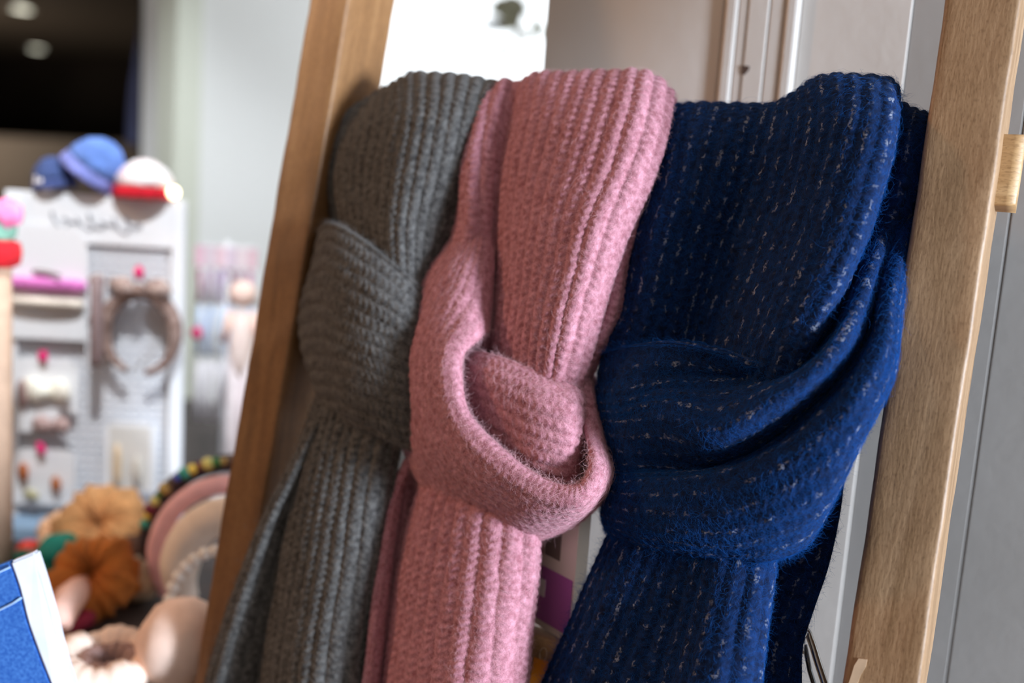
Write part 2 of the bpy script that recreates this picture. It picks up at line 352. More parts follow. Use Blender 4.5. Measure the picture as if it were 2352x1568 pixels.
def cloth(name, parent, material, rows, ribs, stitch=.0062, amp=.0016, T=.007, step=.00095, wr=.0006, seed=0, deep=None):
    """rows: across-rows of (px, py, metres in front of the ladder) following the cloth lengthwise"""
    A = np.array(rows, float)
    if deep is not None: A[3:, :, 2] += np.array(deep)*np.minimum(1, .4+.3*np.arange(len(A)-3))[:, None]
    P = onlad(A[..., 0], A[..., 1], A[..., 2])
    tv = chord(P); nv = max(12, int(tv[-1]/step)); G = hermite(P, tv, np.linspace(0, tv[-1], nv))
    G = np.swapaxes(G, 0, 1); tu = chord(G); wide = tu[-1]; nu = max(12, int(wide/step)); us = np.linspace(0, tu[-1], nu)
    G = np.swapaxes(hermite(G, tu, us), 0, 1)
    sm = np.concatenate([[0], np.cumsum(np.linalg.norm(np.diff(G, axis=0), axis=-1).mean(1))])
    Gu = np.gradient(G, axis=1); Gv = np.gradient(G, axis=0)
    Nn = np.cross(Gu, Gv); Nn /= np.linalg.norm(Nn, axis=-1)[..., None]+1e-12
    if ((CAM-G)*Nn).sum(-1).mean() < 0: Nn = -Nn
    uu = np.linspace(0, 1, nu)[None, :]; du = np.minimum(us, us[-1]-us)[None, :]; dv = np.minimum(sm, sm[-1]-sm)[:, None]
    e = np.clip(np.minimum(du, dv+.0)/(T*.5), 0, 1); prof = np.sqrt(np.clip(1-(1-e)**2, 0, 1))
    a = uu*ribs+.5+0*sm[:, None]; b = sm[:, None]/stitch+0*uu
    wob = vnoise(G*260, seed+1)
    ap = a+.07*wob-np.floor(a+.07*wob)-.5
    ridge = np.abs(np.cos(np.pi*ap))**.8
    cell = np.floor(a+.07*wob); leg = .5+.5*np.cos(2*np.pi*(b+.9*np.abs(ap)+.61*cell+.16*vnoise(G*330, seed+2)))
    h = 1.6*amp*(ridge*(.66+.34*leg)-.4)+wr*vnoise(G*95, seed+3)+.00025*vnoise(G*1100, seed+4)
    F = G+Nn*((T/2*prof)+h*prof)[..., None]; Bk = G-Nn*((T/2*prof)+h*prof*.6)[..., None]
    V = np.concatenate([F, Bk[:, ::-1][:, 1:-1]], 1)
    K = np.stack([a, b, np.full_like(a, seed*7.3)], -1); K = np.concatenate([K, K[:, ::-1][:, 1:-1]+np.array([0, 0, 50.])], 1)
    me = grid_mesh(name, V, True, False, True)
    at_ = me.attributes.new('knit', 'FLOAT_VECTOR', 'POINT'); at_.data.foreach_set('vector', K.reshape(-1).astype(np.float32))
    o = link(name, me, material, parent)
    FRONT.setdefault(parent.name, []).append((F, Nn, Gv/(np.linalg.norm(Gv, axis=-1)[..., None]+1e-12), step, {'draped_strand': .42, 'side_strand': .5, 'rear_strand': .4, 'hanging_end': .42, 'rear_end': .35, 'knot_back': .2}.get(name, 1.0)))
    return o
def fuzz(parent, material, dens, length, rad, seed, lift=.45, limit=70000):
    rs = np.random.RandomState(seed); pts = []; K = 6
    for F, N_, T_, st, df in FRONT[parent.name]:
        nv, nu = F.shape[:2]; n = int(dens*df*nv*nu*st*st)
        i = rs.randint(1, nv-1, n); j = rs.randint(0, nu, n); j[:int(.10*n/df**.5)] = rs.choice([0, 1, 2, nu-1, nu-2, nu-3], int(.10*n/df**.5))
        p = F[i, j]; nn = N_[i, j].copy()
        side = np.where(j < 3, -1., np.where(j > nu-4, 1., 0.))
        gu = F[i, np.minimum(j+1, nu-1)]-F[i, np.maximum(j-1, 0)]; gu /= np.linalg.norm(gu, axis=1)[:, None]+1e-9
        nn = nn+gu*side[:, None]*1.5; nn /= np.linalg.norm(nn, axis=1)[:, None]
        d = rs.randn(n, 3)*.75+T_[i, j]*rs.choice([-1, 1], n)[:, None]*.4; d -= (d*nn).sum(1)[:, None]*nn; d /= np.linalg.norm(d, axis=1)[:, None]+1e-9
        ln = length*(.35+rs.rand(n)**2*1.5); long_ = rs.rand(n) < .03; ln[long_] *= 1.8
        up = lift*(.25+rs.rand(n)); e2 = np.cross(nn, d); cur = rs.randn(n)*.9; cur2 = rs.randn(n)*.6
        ks = np.linspace(0, 1, K)
        c = [p+nn*(-.0004)+ln[:, None]*(d*k+nn*(up[:, None]*(k-.75*k*k+.25*np.sin(3*k)*cur2[:, None]*k))+e2*(cur[:, None]*(k*k-.4*k**3)*.7+.12*np.sin(7*k+cur2[:, None]*5)*k)) for k in ks]
        pts.append(np.stack(c, 1))
    Pp = np.concatenate(pts); Pp = Pp[rs.permutation(len(Pp))[:limit]]
    hc = bpy.data.hair_curves.new('fuzz'); hc.add_curves([K]*len(Pp))
    hc.attributes['position'].data.foreach_set('vector', Pp.reshape(-1).astype(np.float32)) if 'position' in hc.attributes else hc.position_data.foreach_set('vector', Pp.reshape(-1).astype(np.float32))
    ra = hc.attributes.get('radius') or hc.attributes.new('radius', 'FLOAT', 'POINT')
    ra.data.foreach_set('value', np.tile(np.linspace(rad, rad*.4, K), len(Pp)).astype(np.float32))
    hc.materials.append(material); o = bpy.data.objects.new('fuzz', hc); C.objects.link(o); o.parent = parent
    o.matrix_parent_inverse = Matrix.Translation(parent.location).inverted(); tag(o, kind='stuff'); return o
def row(pts, ds): return [(x, y, d) for (x, y), d in zip(pts, ds)]

M['grey'] = knit_mat('grey_wool_knit', (.036, .033, .032), (.14, .133, .127), None, mottle=.55, sheen=.12)
M['pink'] = knit_mat('rose_wool_knit', (.30, .105, .128), (.60, .285, .345), None, mottle=.45, sheen=.15, sheen_tint=(1, .8, .9))
M['navy'] = knit_mat('navy_wool_knit', (.0010, .0035, .016), (.0042, .026, .110), (.22, .24, .30), .55, mottle=.4, sheen=.05, sheen_tint=(.3, .55, 1))
M['grey_f'] = fibre_mat('grey_wool_fibre', (.27, .262, .255)); M['pink_f'] = fibre_mat('rose_wool_fibre', (.78, .50, .54)); M['navy_f'] = fibre_mat('navy_wool_fibre', (.015, .100, .37))

# --- grey scarf
grey = empty('knitted_scarf', onlad(870, 250, -.034), 'charcoal grey ribbed wool scarf knotted over the ladder rung beside the left upright', 'scarf', 'knotted scarves on the ladder')
cloth('draped_strand', grey, M['grey'], [
    row([(780, 430), (830, 430), (885, 420), (950, 420), (1050, 420), (1150, 420)], [-.075]*6),
    row([(775, 300), (830, 285), (885, 260), (950, 240), (1050, 240), (1160, 250)], [-.066]*6),
    row([(775, 262), (830, 244), (890, 206), (950, 176), (1050, 178), (1165, 200)], [-.040, -.038, -.036, -.034, -.034, -.036]),
    row([(757, 310), (815, 300), (880, 275), (950, 258), (1035, 260), (1125, 280)], [-.022, -.010, -.004, .000, -.002, -.010]),
    row([(748, 420), (800, 415), (855, 405), (925, 400), (1005, 400), (1090, 400)], [-.014, -.004, -.002, .006, .002, -.010]),
    row([(770, 520), (810, 520), (855, 520), (910, 520), (975, 520), (1060, 520)], [-.016, -.004, -.002, .006, .002, -.010]),
    row([(795, 640), (830, 640), (870, 640), (915, 640), (965, 640), (1015, 640)], [-.014, -.004, .000, .006, .002, -.010]),
    row([(810, 760), (835, 760), (870, 760), (915, 760), (960, 760), (1000, 760)], [-.016, -.010, -.006, -.002, -.002, -.010])], 16, amp=.0015, seed=11, deep=[-.012, -.004, .006, .012, .006, -.010])
cloth('knot_band', grey, M['grey'], [
    row([(790, 560), (770, 640), (760, 720), (765, 800), (790, 900), (800, 960)], [-.045]*6),
    row([(746, 538), (722, 640), (700, 715), (704, 795), (735, 890), (752, 950)], [-.018, -.016, -.014, -.014, -.012, -.012]),
    row([(768, 512), (752, 600), (742, 690), (750, 790), (770, 890), (785, 965)], [.010, .016, .014, .018, .016, .006]),
    row([(830, 545), (815, 640), (808, 730), (815, 815), (832, 910), (848, 990)], [.020, .032, .032, .034, .030, .014]),
    row([(898, 600), (885, 685), (878, 765), (882, 845), (895, 930), (905, 1015)], [.022, .034, .034, .036, .030, .014]),
    row([(955, 650), (945, 730), (940, 800), (942, 875), (948, 950), (952, 1035)], [.016, .026, .026, .028, .024, .010]),
    row([(1010, 700), (1005, 770), (1000, 830), (1000, 900), (1000, 970), (1005, 1045)], [-.005, .000, .0, .0, .0, -.006])], 13, amp=.0014, seed=12)
cloth('hanging_end', grey, M['grey'], [
    row([(735, 900), (770, 910), (810, 930), (850, 950), (890, 970), (930, 990)], [-.008, .004, .006, .006, .004, -.006]),
    row([(697, 1010), (735, 1020), (780, 1035), (825, 1045), (870, 1055), (915, 1060)], [-.006, .010, .014, .014, .010, -.004]),
    row([(663, 1150), (705, 1155), (755, 1165), (805, 1170), (850, 1175), (895, 1180)], [-.004, .014, .018, .018, .014, -.002]),
    row([(630, 1320), (675, 1325), (727, 1330), (780, 1335), (830, 1340), (880, 1345)], [-.002, .016, .020, .020, .016, .0]),
    row([(605, 1460), (650, 1462), (703, 1465), (757, 1470), (812, 1475), (865, 1480)], [.0, .018, .022, .022, .018, .0]),
    row([(588, 1600), (633, 1602), (688, 1605), (743, 1610), (800, 1615), (855, 1620)], [.002, .020, .024, .024, .020, .002]),
    row([(570, 1760), (618, 1762), (675, 1765), (730, 1770), (790, 1775), (845, 1780)], [.004, .022, .026, .026, .022, .004])], 12, amp=.0017, seed=13, deep=[-.012, 0, .008, .008, 0, -.012])
cloth('rear_end', grey, M['grey'], [
    row([(722, 975), (735, 965), (770, 985), (830, 1000), (900, 1000)], [.000, .006, -.010, -.035, -.045]),
    row([(668, 1075), (684, 1070), (720, 1085), (790, 1100), (880, 1110)], [.004, .012, -.006, -.035, -.045]),
    row([(605, 1200), (624, 1196), (662, 1212), (760, 1220), (860, 1230)], [.006, .014, -.004, -.035, -.045]),
    row([(553, 1330), (576, 1326), (620, 1340), (730, 1345), (840, 1350)], [.008, .016, .002, -.035, -.045]),
    row([(508, 1460), (534, 1456), (585, 1468), (700, 1475), (820, 1480)], [.010, .018, .006, -.035, -.045]),
    row([(470, 1590), (498, 1588), (550, 1598), (690, 1605), (800, 1610)], [.012, .020, .008, -.035, -.045]),
    row([(430, 1750), (460, 1748), (515, 1758), (660, 1765), (780, 1770)], [.014, .022, .010, -.030, -.045])], 12, amp=.0017, seed=14)

# --- rose scarf
pink = empty('knitted_scarf', onlad(1330, 250, -.034), 'rose pink ribbed wool scarf tied in a wide open loop, middle of the three', 'scarf', 'knotted scarves on the ladder')
cloth('draped_strand', pink, M['pink'], [
    row([(1205, 420), (1260, 420), (1330, 420), (1410, 420), (1480, 420), (1520, 420), (1525, 430)], [-.075]*7),
    row([(1203, 260), (1255, 230), (1330, 230), (1415, 225), (1490, 230), (1530, 260), (1532, 270)], [-.066]*7),
    row([(1196, 212), (1228, 178), (1320, 176), (1410, 172), (1490, 176), (1534, 215), (1538, 240)], [-.038, -.034, -.032, -.032, -.032, -.036, -.044]),
    row([(1160, 300), (1208, 278), (1290, 262), (1385, 260), (1470, 270), (1522, 300), (1524, 312)], [-.020, -.006, .000, .002, .004, -.004, -.018]),
    row([(1140, 400), (1185, 392), (1260, 388), (1345, 388), (1430, 395), (1487, 410), (1488, 420)], [-.012, .000, .006, .010, .012, .006, -.010]),
    row([(1132, 510), (1172, 508), (1235, 506), (1305, 508), (1380, 514), (1437, 522), (1438, 530)], [-.010, .002, .009, .014, .018, .012, -.006]),
    row([(1130, 640), (1165, 640), (1218, 640), (1278, 642), (1340, 646), (1390, 652), (1392, 658)], [-.008, .004, .011, .016, .020, .015, -.004]),
    row([(1104, 760), (1146, 765), (1198, 770), (1250, 775), (1305, 780), (1352, 786), (1354, 790)], [-.006, .004, .011, .016, .019, .014, -.004]),
    row([(1070, 860), (1135, 865), (1190, 870), (1240, 875), (1285, 880), (1325, 885), (1328, 888)], [-.008, .0, .006, .009, .012, .008, -.008]),
    row([(1070, 960), (1135, 965), (1190, 970), (1235, 975), (1270, 980), (1300, 985), (1304, 985)], [-.012, -.006, -.002, .0, .0, -.004, -.016])], 15, amp=.0018, seed=21, deep=[-.014, -.003, .008, .012, .009, -.002, -.016])
cloth('side_strand', pink, M['pink'], [
    row([(1110, 430), (1140, 425), (1175, 420), (1215, 420)], [-.075]*4),
    row([(1105, 280), (1138, 255), (1172, 245), (1215, 255)], [-.064]*4),
    row([(1102, 242), (1128, 208), (1160, 192), (1210, 204)], [-.040, -.034, -.034, -.040]),
    row([(1076, 308), (1098, 290), (1132, 285), (1172, 305)], [-.022, -.006, -.008, -.022]),
    row([(1061, 400), (1084, 395), (1118, 396), (1156, 415)], [-.016, .000, -.004, -.020]),
    row([(1055, 500), (1080, 505), (1112, 510), (1150, 525)], [-.012, .004, -.002, -.022]),
    row([(1035, 580), (1068, 600), (1104, 615), (1148, 625)], [-.012, .006, .000, -.022]),
    row([(1045, 670), (1078, 690), (1110, 705), (1145, 715)], [-.012, .004, .0, -.020]),
    row([(1050, 770), (1080, 785), (1110, 795), (1140, 800)], [-.012, -.002, -.002, -.016]),
    row([(1040, 880), (1070, 890), (1100, 895), (1140, 900)], [-.016, -.010, -.010, -.020])], 4.5, amp=.0019, seed=22)
cloth('rear_strand', pink, M['pink'], [
    row([(1400, 250), (1440, 245), (1490, 240), (1530, 255)], [-.03, -.026, -.028, -.038]),
    row([(1400, 340), (1440, 340), (1480, 340), (1512, 345)], [-.018, -.014, -.012, -.020]),
    row([(1390, 470), (1420, 470), (1455, 475), (1482, 480)], [-.014, -.010, -.008, -.018]),
    row([(1370, 610), (1395, 610), (1420, 615), (1444, 620)], [-.012, -.008, -.006, -.016]),
    row([(1345, 720), (1370, 725), (1395, 728), (1418, 732)], [-.010, -.006, -.004, -.014]),
    row([(1310, 810), (1330, 812), (1355, 815), (1380, 818)], [-.010, -.006, -.004, -.014]),
    row([(1280, 890), (1300, 892), (1322, 894), (1342, 896)], [-.012, -.008, -.008, -.016])], 4, amp=.0019, seed=23)
cloth('knot_loop', pink, M['pink'], [
    row([(1072, 520), (1085, 515), (1098, 512), (1112, 515), (1125, 525), (1136, 540)], [-.022, -.014, -.010, -.010, -.012, -.020]),
    row([(1022, 578), (1048, 580), (1072, 588), (1096, 602), (1115, 625), (1130, 655)], [-.014, .004, .010, .010, .006, -.006]),
    row([(962, 645), (1000, 648), (1038, 660), (1072, 682), (1100, 715), (1120, 752)], [-.012, .012, .020, .022, .018, .006]),
    row([(926, 735), (962, 728), (1002, 732), (1042, 742), (1078, 756), (1106, 776)], [-.014, .016, .028, .032, .032, .022]),
    row([(913, 850), (940, 838), (975, 824), (1012, 812), (1042, 806), (1064, 812)], [-.016, .018, .034, .040, .042, .034]),
    row([(918, 960), (945, 942), (980, 922), (1014, 902), (1040, 888), (1058, 882)], [-.016, .018, .036, .044, .047, .040]),
    row([(944, 1062), (972, 1036), (1008, 1006), (1038, 980), (1060, 962), (1076, 952)], [-.014, .018, .038, .046, .050, .043]),
    row([(1005, 1148), (1036, 1116), (1072, 1086), (1104, 1060), (1130, 1040), (1146, 1028)], [-.008, .018, .038, .048, .052, .045]),
    row([(1105, 1200), (1128, 1172), (1155, 1145), (1182, 1120), (1206, 1100), (1222, 1086)], [-.002, .018, .036, .047, .052, .046]),
    row([(1208, 1232), (1224, 1210), (1242, 1186), (1260, 1160), (1276, 1136), (1288, 1116)], [.0, .016, .032, .044, .050, .044]),
    row([(1312, 1196), (1320, 1185), (1328, 1170), (1334, 1154), (1338, 1136), (1338, 1114)], [-.002, .012, .028, .040, .046, .040]),
    row([(1396, 1110), (1393, 1102), (1388, 1094), (1380, 1086), (1370, 1078), (1356, 1070)], [-.010, .004, .018, .028, .034, .032]),
    row([(1392, 1040), (1388, 1036), (1381, 1032), (1373, 1028), (1363, 1022), (1350, 1014)], [-.020, -.008, .004, .014, .020, .018]),
    row([(1378, 955), (1374, 952), (1367, 948), (1359, 944), (1350, 938), (1340, 930)], [-.028, -.018, -.008, .002, .008, .004]),
    row([(1362, 892), (1358, 888), (1352, 884), (1345, 880), (1338, 876), (1330, 870)], [-.034, -.026, -.018, -.008, -.004, -.006]),
    row([(1340, 840), (1335, 838), (1330, 836), (1322, 834), (1314, 832), (1305, 830)], [-.040, -.034, -.028, -.022, -.018, -.020])], 13, amp=.0010, T=.009, seed=24)
cloth('knot_tuck', pink, M['pink'], [
    row([(1040, 815), (1035, 860), (1035, 910), (1040, 960), (1050, 1000)], [-.006]*5),
    row([(1068, 806), (1065, 855), (1066, 905), (1072, 960), (1085, 1010)], [.012, .018, .016, .014, .010]),
    row([(1130, 814), (1126, 865), (1124, 920), (1128, 985), (1140, 1050)], [.022, .032, .028, .024, .020]),
    row([(1200, 840), (1194, 895), (1190, 955), (1192, 1020), (1200, 1085)], [.024, .036, .034, .030, .026]),
    row([(1270, 868), (1264, 925), (1258, 985), (1256, 1045), (1258, 1105)], [.022, .036, .036, .034, .028]),
    row([(1316, 888), (1312, 945), (1306, 1000), (1300, 1055), (1296, 1108)], [.018, .030, .031, .029, .024]),
    row([(1338, 905), (1334, 955), (1328, 1005), (1320, 1058), (1312, 1105)], [.006, .016, .017, .015, .012]),
    row([(1334, 915), (1330, 960), (1322, 1008), (1312, 1058), (1304, 1100)], [-.016, -.008, -.008, -.008, -.010])], 9, amp=.0012, seed=25)
cloth('knot_back', pink, M['pink'], [
    row([(1000, 820), (1090, 820), (1180, 825), (1270, 830), (1350, 835)], [-.030, -.026, -.026, -.026, -.030]),
    row([(990, 920), (1090, 920), (1180, 925), (1270, 930), (1368, 935)], [-.034, -.030, -.030, -.030, -.036]),
    row([(990, 1020), (1090, 1020), (1180, 1025), (1270, 1030), (1384, 1035)], [-.034, -.030, -.030, -.030, -.036]),
    row([(1010, 1120), (1090, 1120), (1180, 1125), (1270, 1120), (1370, 1110)], [-.032, -.028, -.026, -.026, -.030])], 12, amp=.0016, seed=28)
cloth('hanging_end', pink, M['pink'], [
    row([(985, 1080), (1020, 1080), (1070, 1090), (1125, 1110), (1175, 1130), (1215, 1150), (1222, 1155)], [-.010, .004, .010, .012, .010, .002, -.012]),
    row([(950, 1180), (990, 1175), (1045, 1175), (1105, 1180), (1165, 1190), (1220, 1200), (1228, 1205)], [-.010, .010, .018, .022, .020, .010, -.010]),
    row([(927, 1290), (968, 1285), (1028, 1283), (1092, 1286), (1158, 1290), (1216, 1296), (1224, 1300)], [-.008, .014, .024, .028, .026, .014, -.008]),
    row([(905, 1400), (948, 1396), (1010, 1395), (1078, 1398), (1148, 1402), (1206, 1408), (1214, 1412)], [-.006, .016, .026, .031, .029, .016, -.006]),
    row([(885, 1510), (930, 1508), (994, 1508), (1064, 1510), (1136, 1514), (1196, 1520), (1204, 1524)], [-.004, .018, .028, .033, .031, .018, -.004]),
    row([(870, 1620), (916, 1618), (982, 1618), (1052, 1620), (1124, 1624), (1184, 1630), (1192, 1634)], [-.002, .020, .030, .035, .033, .020, -.002]),
    row([(850, 1760), (898, 1758), (964, 1758), (1036, 1760), (1108, 1764), (1168, 1770), (1176, 1774)], [.0, .022, .032, .037, .035, .022, .0])], 12, amp=.0019, seed=26, deep=[-.014, -.003, .007, .010, .006, -.004, -.016])
cloth('rear_end', pink, M['pink'], [
    row([(940, 1050), (948, 1048), (990, 1060), (1080, 1090), (1180, 1120), (1255, 1150)], [-.004, -.014, -.034, -.042, -.042, -.034]),
    row([(908, 1115), (920, 1115), (970, 1130), (1070, 1150), (1170, 1165), (1252, 1180)], [.000, -.010, -.034, -.042, -.042, -.030]),
    row([(886, 1210), (902, 1210), (960, 1220), (1060, 1240), (1160, 1250), (1245, 1260)], [.006, -.006, -.033, -.042, -.042, -.028]),
    row([(870, 1310), (888, 1310), (945, 1320), (1045, 1330), (1150, 1335), (1232, 1340)], [.010, -.002, -.030, -.042, -.042, -.028]),
    row([(854, 1410), (874, 1410), (930, 1415), (1030, 1420), (1130, 1422), (1206, 1425)], [.014, .002, -.027, -.042, -.042, -.030]),
    row([(842, 1520), (863, 1520), (915, 1525), (1010, 1530), (1110, 1530), (1180, 1530)], [.016, .004, -.025, -.04, -.042, -.034]),
    row([(825, 1640), (847, 1640), (900, 1645), (1000, 1650), (1090, 1650), (1160, 1650)], [.018, .006, -.025, -.04, -.042, -.036]),
    row([(808, 1760), (830, 1760), (885, 1765), (985, 1770), (1075, 1770), (1145, 1770)], [.018, .006, -.025, -.04, -.042, -.036])], 13, amp=.0018, seed=27)

# --- navy scarf
navy = empty('knitted_scarf', onlad(1800, 260, -.034), 'navy blue flecked fuzzy wool scarf with a thick knot beside the right upright', 'scarf', 'knotted scarves on the ladder')
cloth('draped_strand', navy, M['navy'], [
    row([(1530, 420), (1600, 420), (1690, 420), (1780, 420), (1840, 420), (1900, 420), (1980, 420), (2040, 420), (2045, 425)], [-.075]*9),
    row([(1530, 300), (1600, 300), (1690, 300), (1780, 300), (1840, 275), (1890, 245), (1980, 240), (2045, 250), (2050, 255)], [-.064]*9),
    row([(1528, 250), (1600, 246), (1690, 248), (1778, 248), (1828, 222), (1880, 186), (1975, 182), (2040, 190), (2054, 222)], [-.038, -.036, -.036, -.036, -.032, -.026, -.024, -.026, -.044]),
    row([(1503, 318), (1578, 310), (1668, 310), (1752, 312), (1818, 300), (1890, 280), (1975, 275), (2040, 285), (2052, 300)], [-.020, -.010, -.008, -.008, .000, .010, .014, .012, -.012]),
    row([(1478, 450), (1548, 445), (1628, 445), (1710, 450), (1782, 448), (1858, 438), (1935, 432), (2004, 434), (2014, 444)], [-.016, -.004, -.006, -.010, -.004, .010, .020, .018, -.006]),
    row([(1455, 540), (1520, 536), (1596, 536), (1672, 540), (1744, 540), (1822, 532), (1904, 528), (1975, 528), (1984, 536)], [-.016, -.002, -.006, -.012, -.006, .009, .021, .020, -.004]),
    row([(1442, 630), (1500, 628), (1572, 628), (1644, 632), (1712, 632), (1786, 626), (1866, 620), (1936, 618), (1945, 626)], [-.016, -.002, -.006, -.014, -.008, .008, .022, .022, -.002]),
    row([(1424, 720), (1480, 720), (1548, 722), (1612, 726), (1676, 726), (1746, 720), (1822, 712), (1892, 708), (1902, 716)], [-.016, -.004, -.008, -.014, -.008, .008, .022, .024, -.002]),
    row([(1384, 790), (1452, 800), (1536, 806), (1594, 810), (1652, 810), (1716, 804), (1784, 796), (1848, 790), (1858, 796)], [-.016, -.006, -.010, -.014, -.008, .006, .018, .020, -.004]),
    row([(1384, 890), (1452, 892), (1530, 896), (1584, 900), (1636, 900), (1694, 894), (1754, 886), (1808, 880), (1814, 886)], [-.020, -.012, -.014, -.016, -.012, -.002, .006, .006, -.012])], 18, amp=.0012, seed=31, deep=[0, 0, -.006, -.012, -.010, -.002, .006, .008, .004])
cloth('rear_strand', navy, M['navy'], [
    row([(2030, 420), (2060, 420), (2095, 420), (2130, 420)], [-.075]*4),
    row([(2030, 262), (2062, 262), (2098, 272), (2135, 285)], [-.060]*4),
    row([(2020, 245), (2060, 246), (2098, 262), (2138, 272)], [-.046, -.042, -.038, -.044]),
    row([(2005, 340), (2048, 335), (2088, 335), (2135, 345)], [-.030, -.024, -.016, -.026]),
    row([(1985, 450), (2026, 445), (2068, 445), (2118, 455)], [-.030, -.024, -.014, -.026]),
    row([(1950, 560), (1990, 552), (2028, 548), (2085, 560)], [-.026, -.020, -.014, -.032]),
    row([(1900, 660), (1940, 650), (1978, 645), (2030, 655)], [-.024, -.018, -.012, -.032]),
    row([(1850, 760), (1885, 752), (1920, 748), (1965, 756)], [-.024, -.018, -.016, -.032]),
    row([(1810, 840), (1840, 836), (1870, 832), (1905, 836)], [-.026, -.022, -.020, -.034])], 5, amp=.0012, seed=32)
cloth('knot_band', navy, M['navy'], [
    row([(1430, 830), (1420, 890), (1415, 960), (1418, 1040), (1420, 1100), (1425, 1150), (1435, 1195)], [-.040]*7),
    row([(1394, 812), (1384, 880), (1380, 960), (1384, 1050), (1388, 1105), (1392, 1165), (1402, 1214)], [-.016, -.014, -.014, -.016, -.014, -.014, -.016]),
    row([(1440, 794), (1430, 878), (1428, 970), (1430, 1072), (1434, 1122), (1440, 1184), (1455, 1246)], [.002, .012, .016, .006, .012, .014, .002]),
    row([(1540, 782), (1535, 862), (1530, 962), (1530, 1078), (1535, 1124), (1545, 1198), (1562, 1270)], [.014, .016, .030, .012, .024, .026, .010]),
    row([(1650, 798), (1650, 862), (1650, 990), (1656, 1070), (1662, 1112), (1670, 1200), (1682, 1284)], [.018, .012, .040, .014, .032, .032, .014]),
    row([(1756, 834), (1762, 862), (1772, 930), (1790, 1004), (1806, 1050), (1802, 1150), (1774, 1282)], [.018, .008, .042, .014, .038, .036, .016]),
    row([(1842, 806), (1852, 830), (1872, 858), (1900, 905), (1918, 960), (1906, 1080), (1852, 1240)], [.010, .004, .040, .010, .038, .036, .006]),
    row([(1898, 742), (1914, 764), (1936, 782), (1968, 815), (1992, 866), (1988, 950), (1926, 1078)], [.000, -.004, .032, .002, .034, .030, -.006]),
    row([(1942, 672), (1955, 690), (1972, 706), (2002, 738), (2028, 786), (2036, 850), (2008, 925)], [-.010, -.012, .016, -.010, .022, .020, -.014]),
    row([(1976, 596), (1988, 606), (2004, 618), (2024, 644), (2042, 682), (2052, 728), (2054, 795)], [-.022, -.020, -.002, -.016, .006, .006, -.020]),
    row([(2016, 508), (2026, 514), (2038, 526), (2054, 545), (2068, 570), (2076, 604), (2078, 655)], [-.034, -.030, -.020, -.026, -.014, -.014, -.028]),
    row([(2050, 420), (2062, 425), (2075, 432), (2088, 445), (2100, 460), (2108, 485), (2112, 525)], [-.046, -.042, -.038, -.040, -.036, -.036, -.044])], 17, amp=.0010, T=.008, seed=33, deep=[0, -.006, .004, -.008, .004, .004, -.002])
cloth('hanging_end', navy, M['navy'], [
    row([(1425, 1170), (1480, 1180), (1550, 1200), (1620, 1210), (1690, 1215), (1750, 1215), (1760, 1215)], [-.014, -.002, .004, .006, .006, .0, -.014]),
    row([(1385, 1262), (1448, 1265), (1525, 1275), (1605, 1280), (1685, 1285), (1756, 1285), (1768, 1285)], [-.014, .004, .008, .010, .016, .010, -.012]),
    row([(1342, 1360), (1410, 1362), (1494, 1368), (1582, 1375), (1668, 1378), (1744, 1378), (1756, 1378)], [-.012, .008, .010, .012, .022, .018, -.008]),
    row([(1300, 1455), (1372, 1458), (1462, 1463), (1556, 1468), (1650, 1472), (1732, 1472), (1744, 1472)], [-.010, .010, .012, .014, .026, .022, -.006]),
    row([(1255, 1555), (1330, 1558), (1426, 1563), (1528, 1568), (1630, 1572), (1720, 1572), (1732, 1572)], [-.008, .012, .014, .016, .030, .026, -.004]),
    row([(1190, 1710), (1272, 1713), (1376, 1718), (1486, 1722), (1600, 1726), (1700, 1726), (1714, 1726)], [-.004, .014, .016, .018, .034, .030, .0])], 15, amp=.0014, seed=34, deep=[-.012, -.004, -.002, .0, .010, .004, -.010])
cloth('rear_end', navy, M['navy'], [
    row([(1700, 1020), (1780, 1010), (1860, 1000), (1934, 995)], [-.045, -.040, -.036, -.040]),
    row([(1690, 1120), (1780, 1115), (1865, 1112), (1938, 1110)], [-.048, -.042, -.036, -.042]),
    row([(1680, 1220), (1765, 1218), (1850, 1215), (1924, 1212)], [-.050, -.044, -.038, -.044]),
    row([(1660, 1320), (1745, 1318), (1828, 1315), (1900, 1312)], [-.050, -.044, -.038, -.044]),
    row([(1640, 1410), (1722, 1410), (1800, 1408), (1868, 1405)], [-.050, -.044, -.038, -.044]),
    row([(1620, 1480), (1700, 1480), (1778, 1480), (1846, 1478)], [-.050, -.044, -.038, -.044]),
    row([(1600, 1580), (1685, 1580), (1768, 1580), (1842, 1578)], [-.050, -.044, -.038, -.044]),
    row([(1580, 1720), (1670, 1720), (1758, 1720), (1838, 1718)], [-.050, -.044, -.038, -.044])], 8, amp=.0014, seed=35)
fuzz(grey, M['grey_f'], 1000000, .0042, .00006, 1, .4, 60000)
fuzz(pink, M['pink_f'], 1500000, .0048, .00006, 2, .5, 120000)
fuzz(navy, M['navy_f'], 1800000, .0048, .00006, 3, .5, 160000)

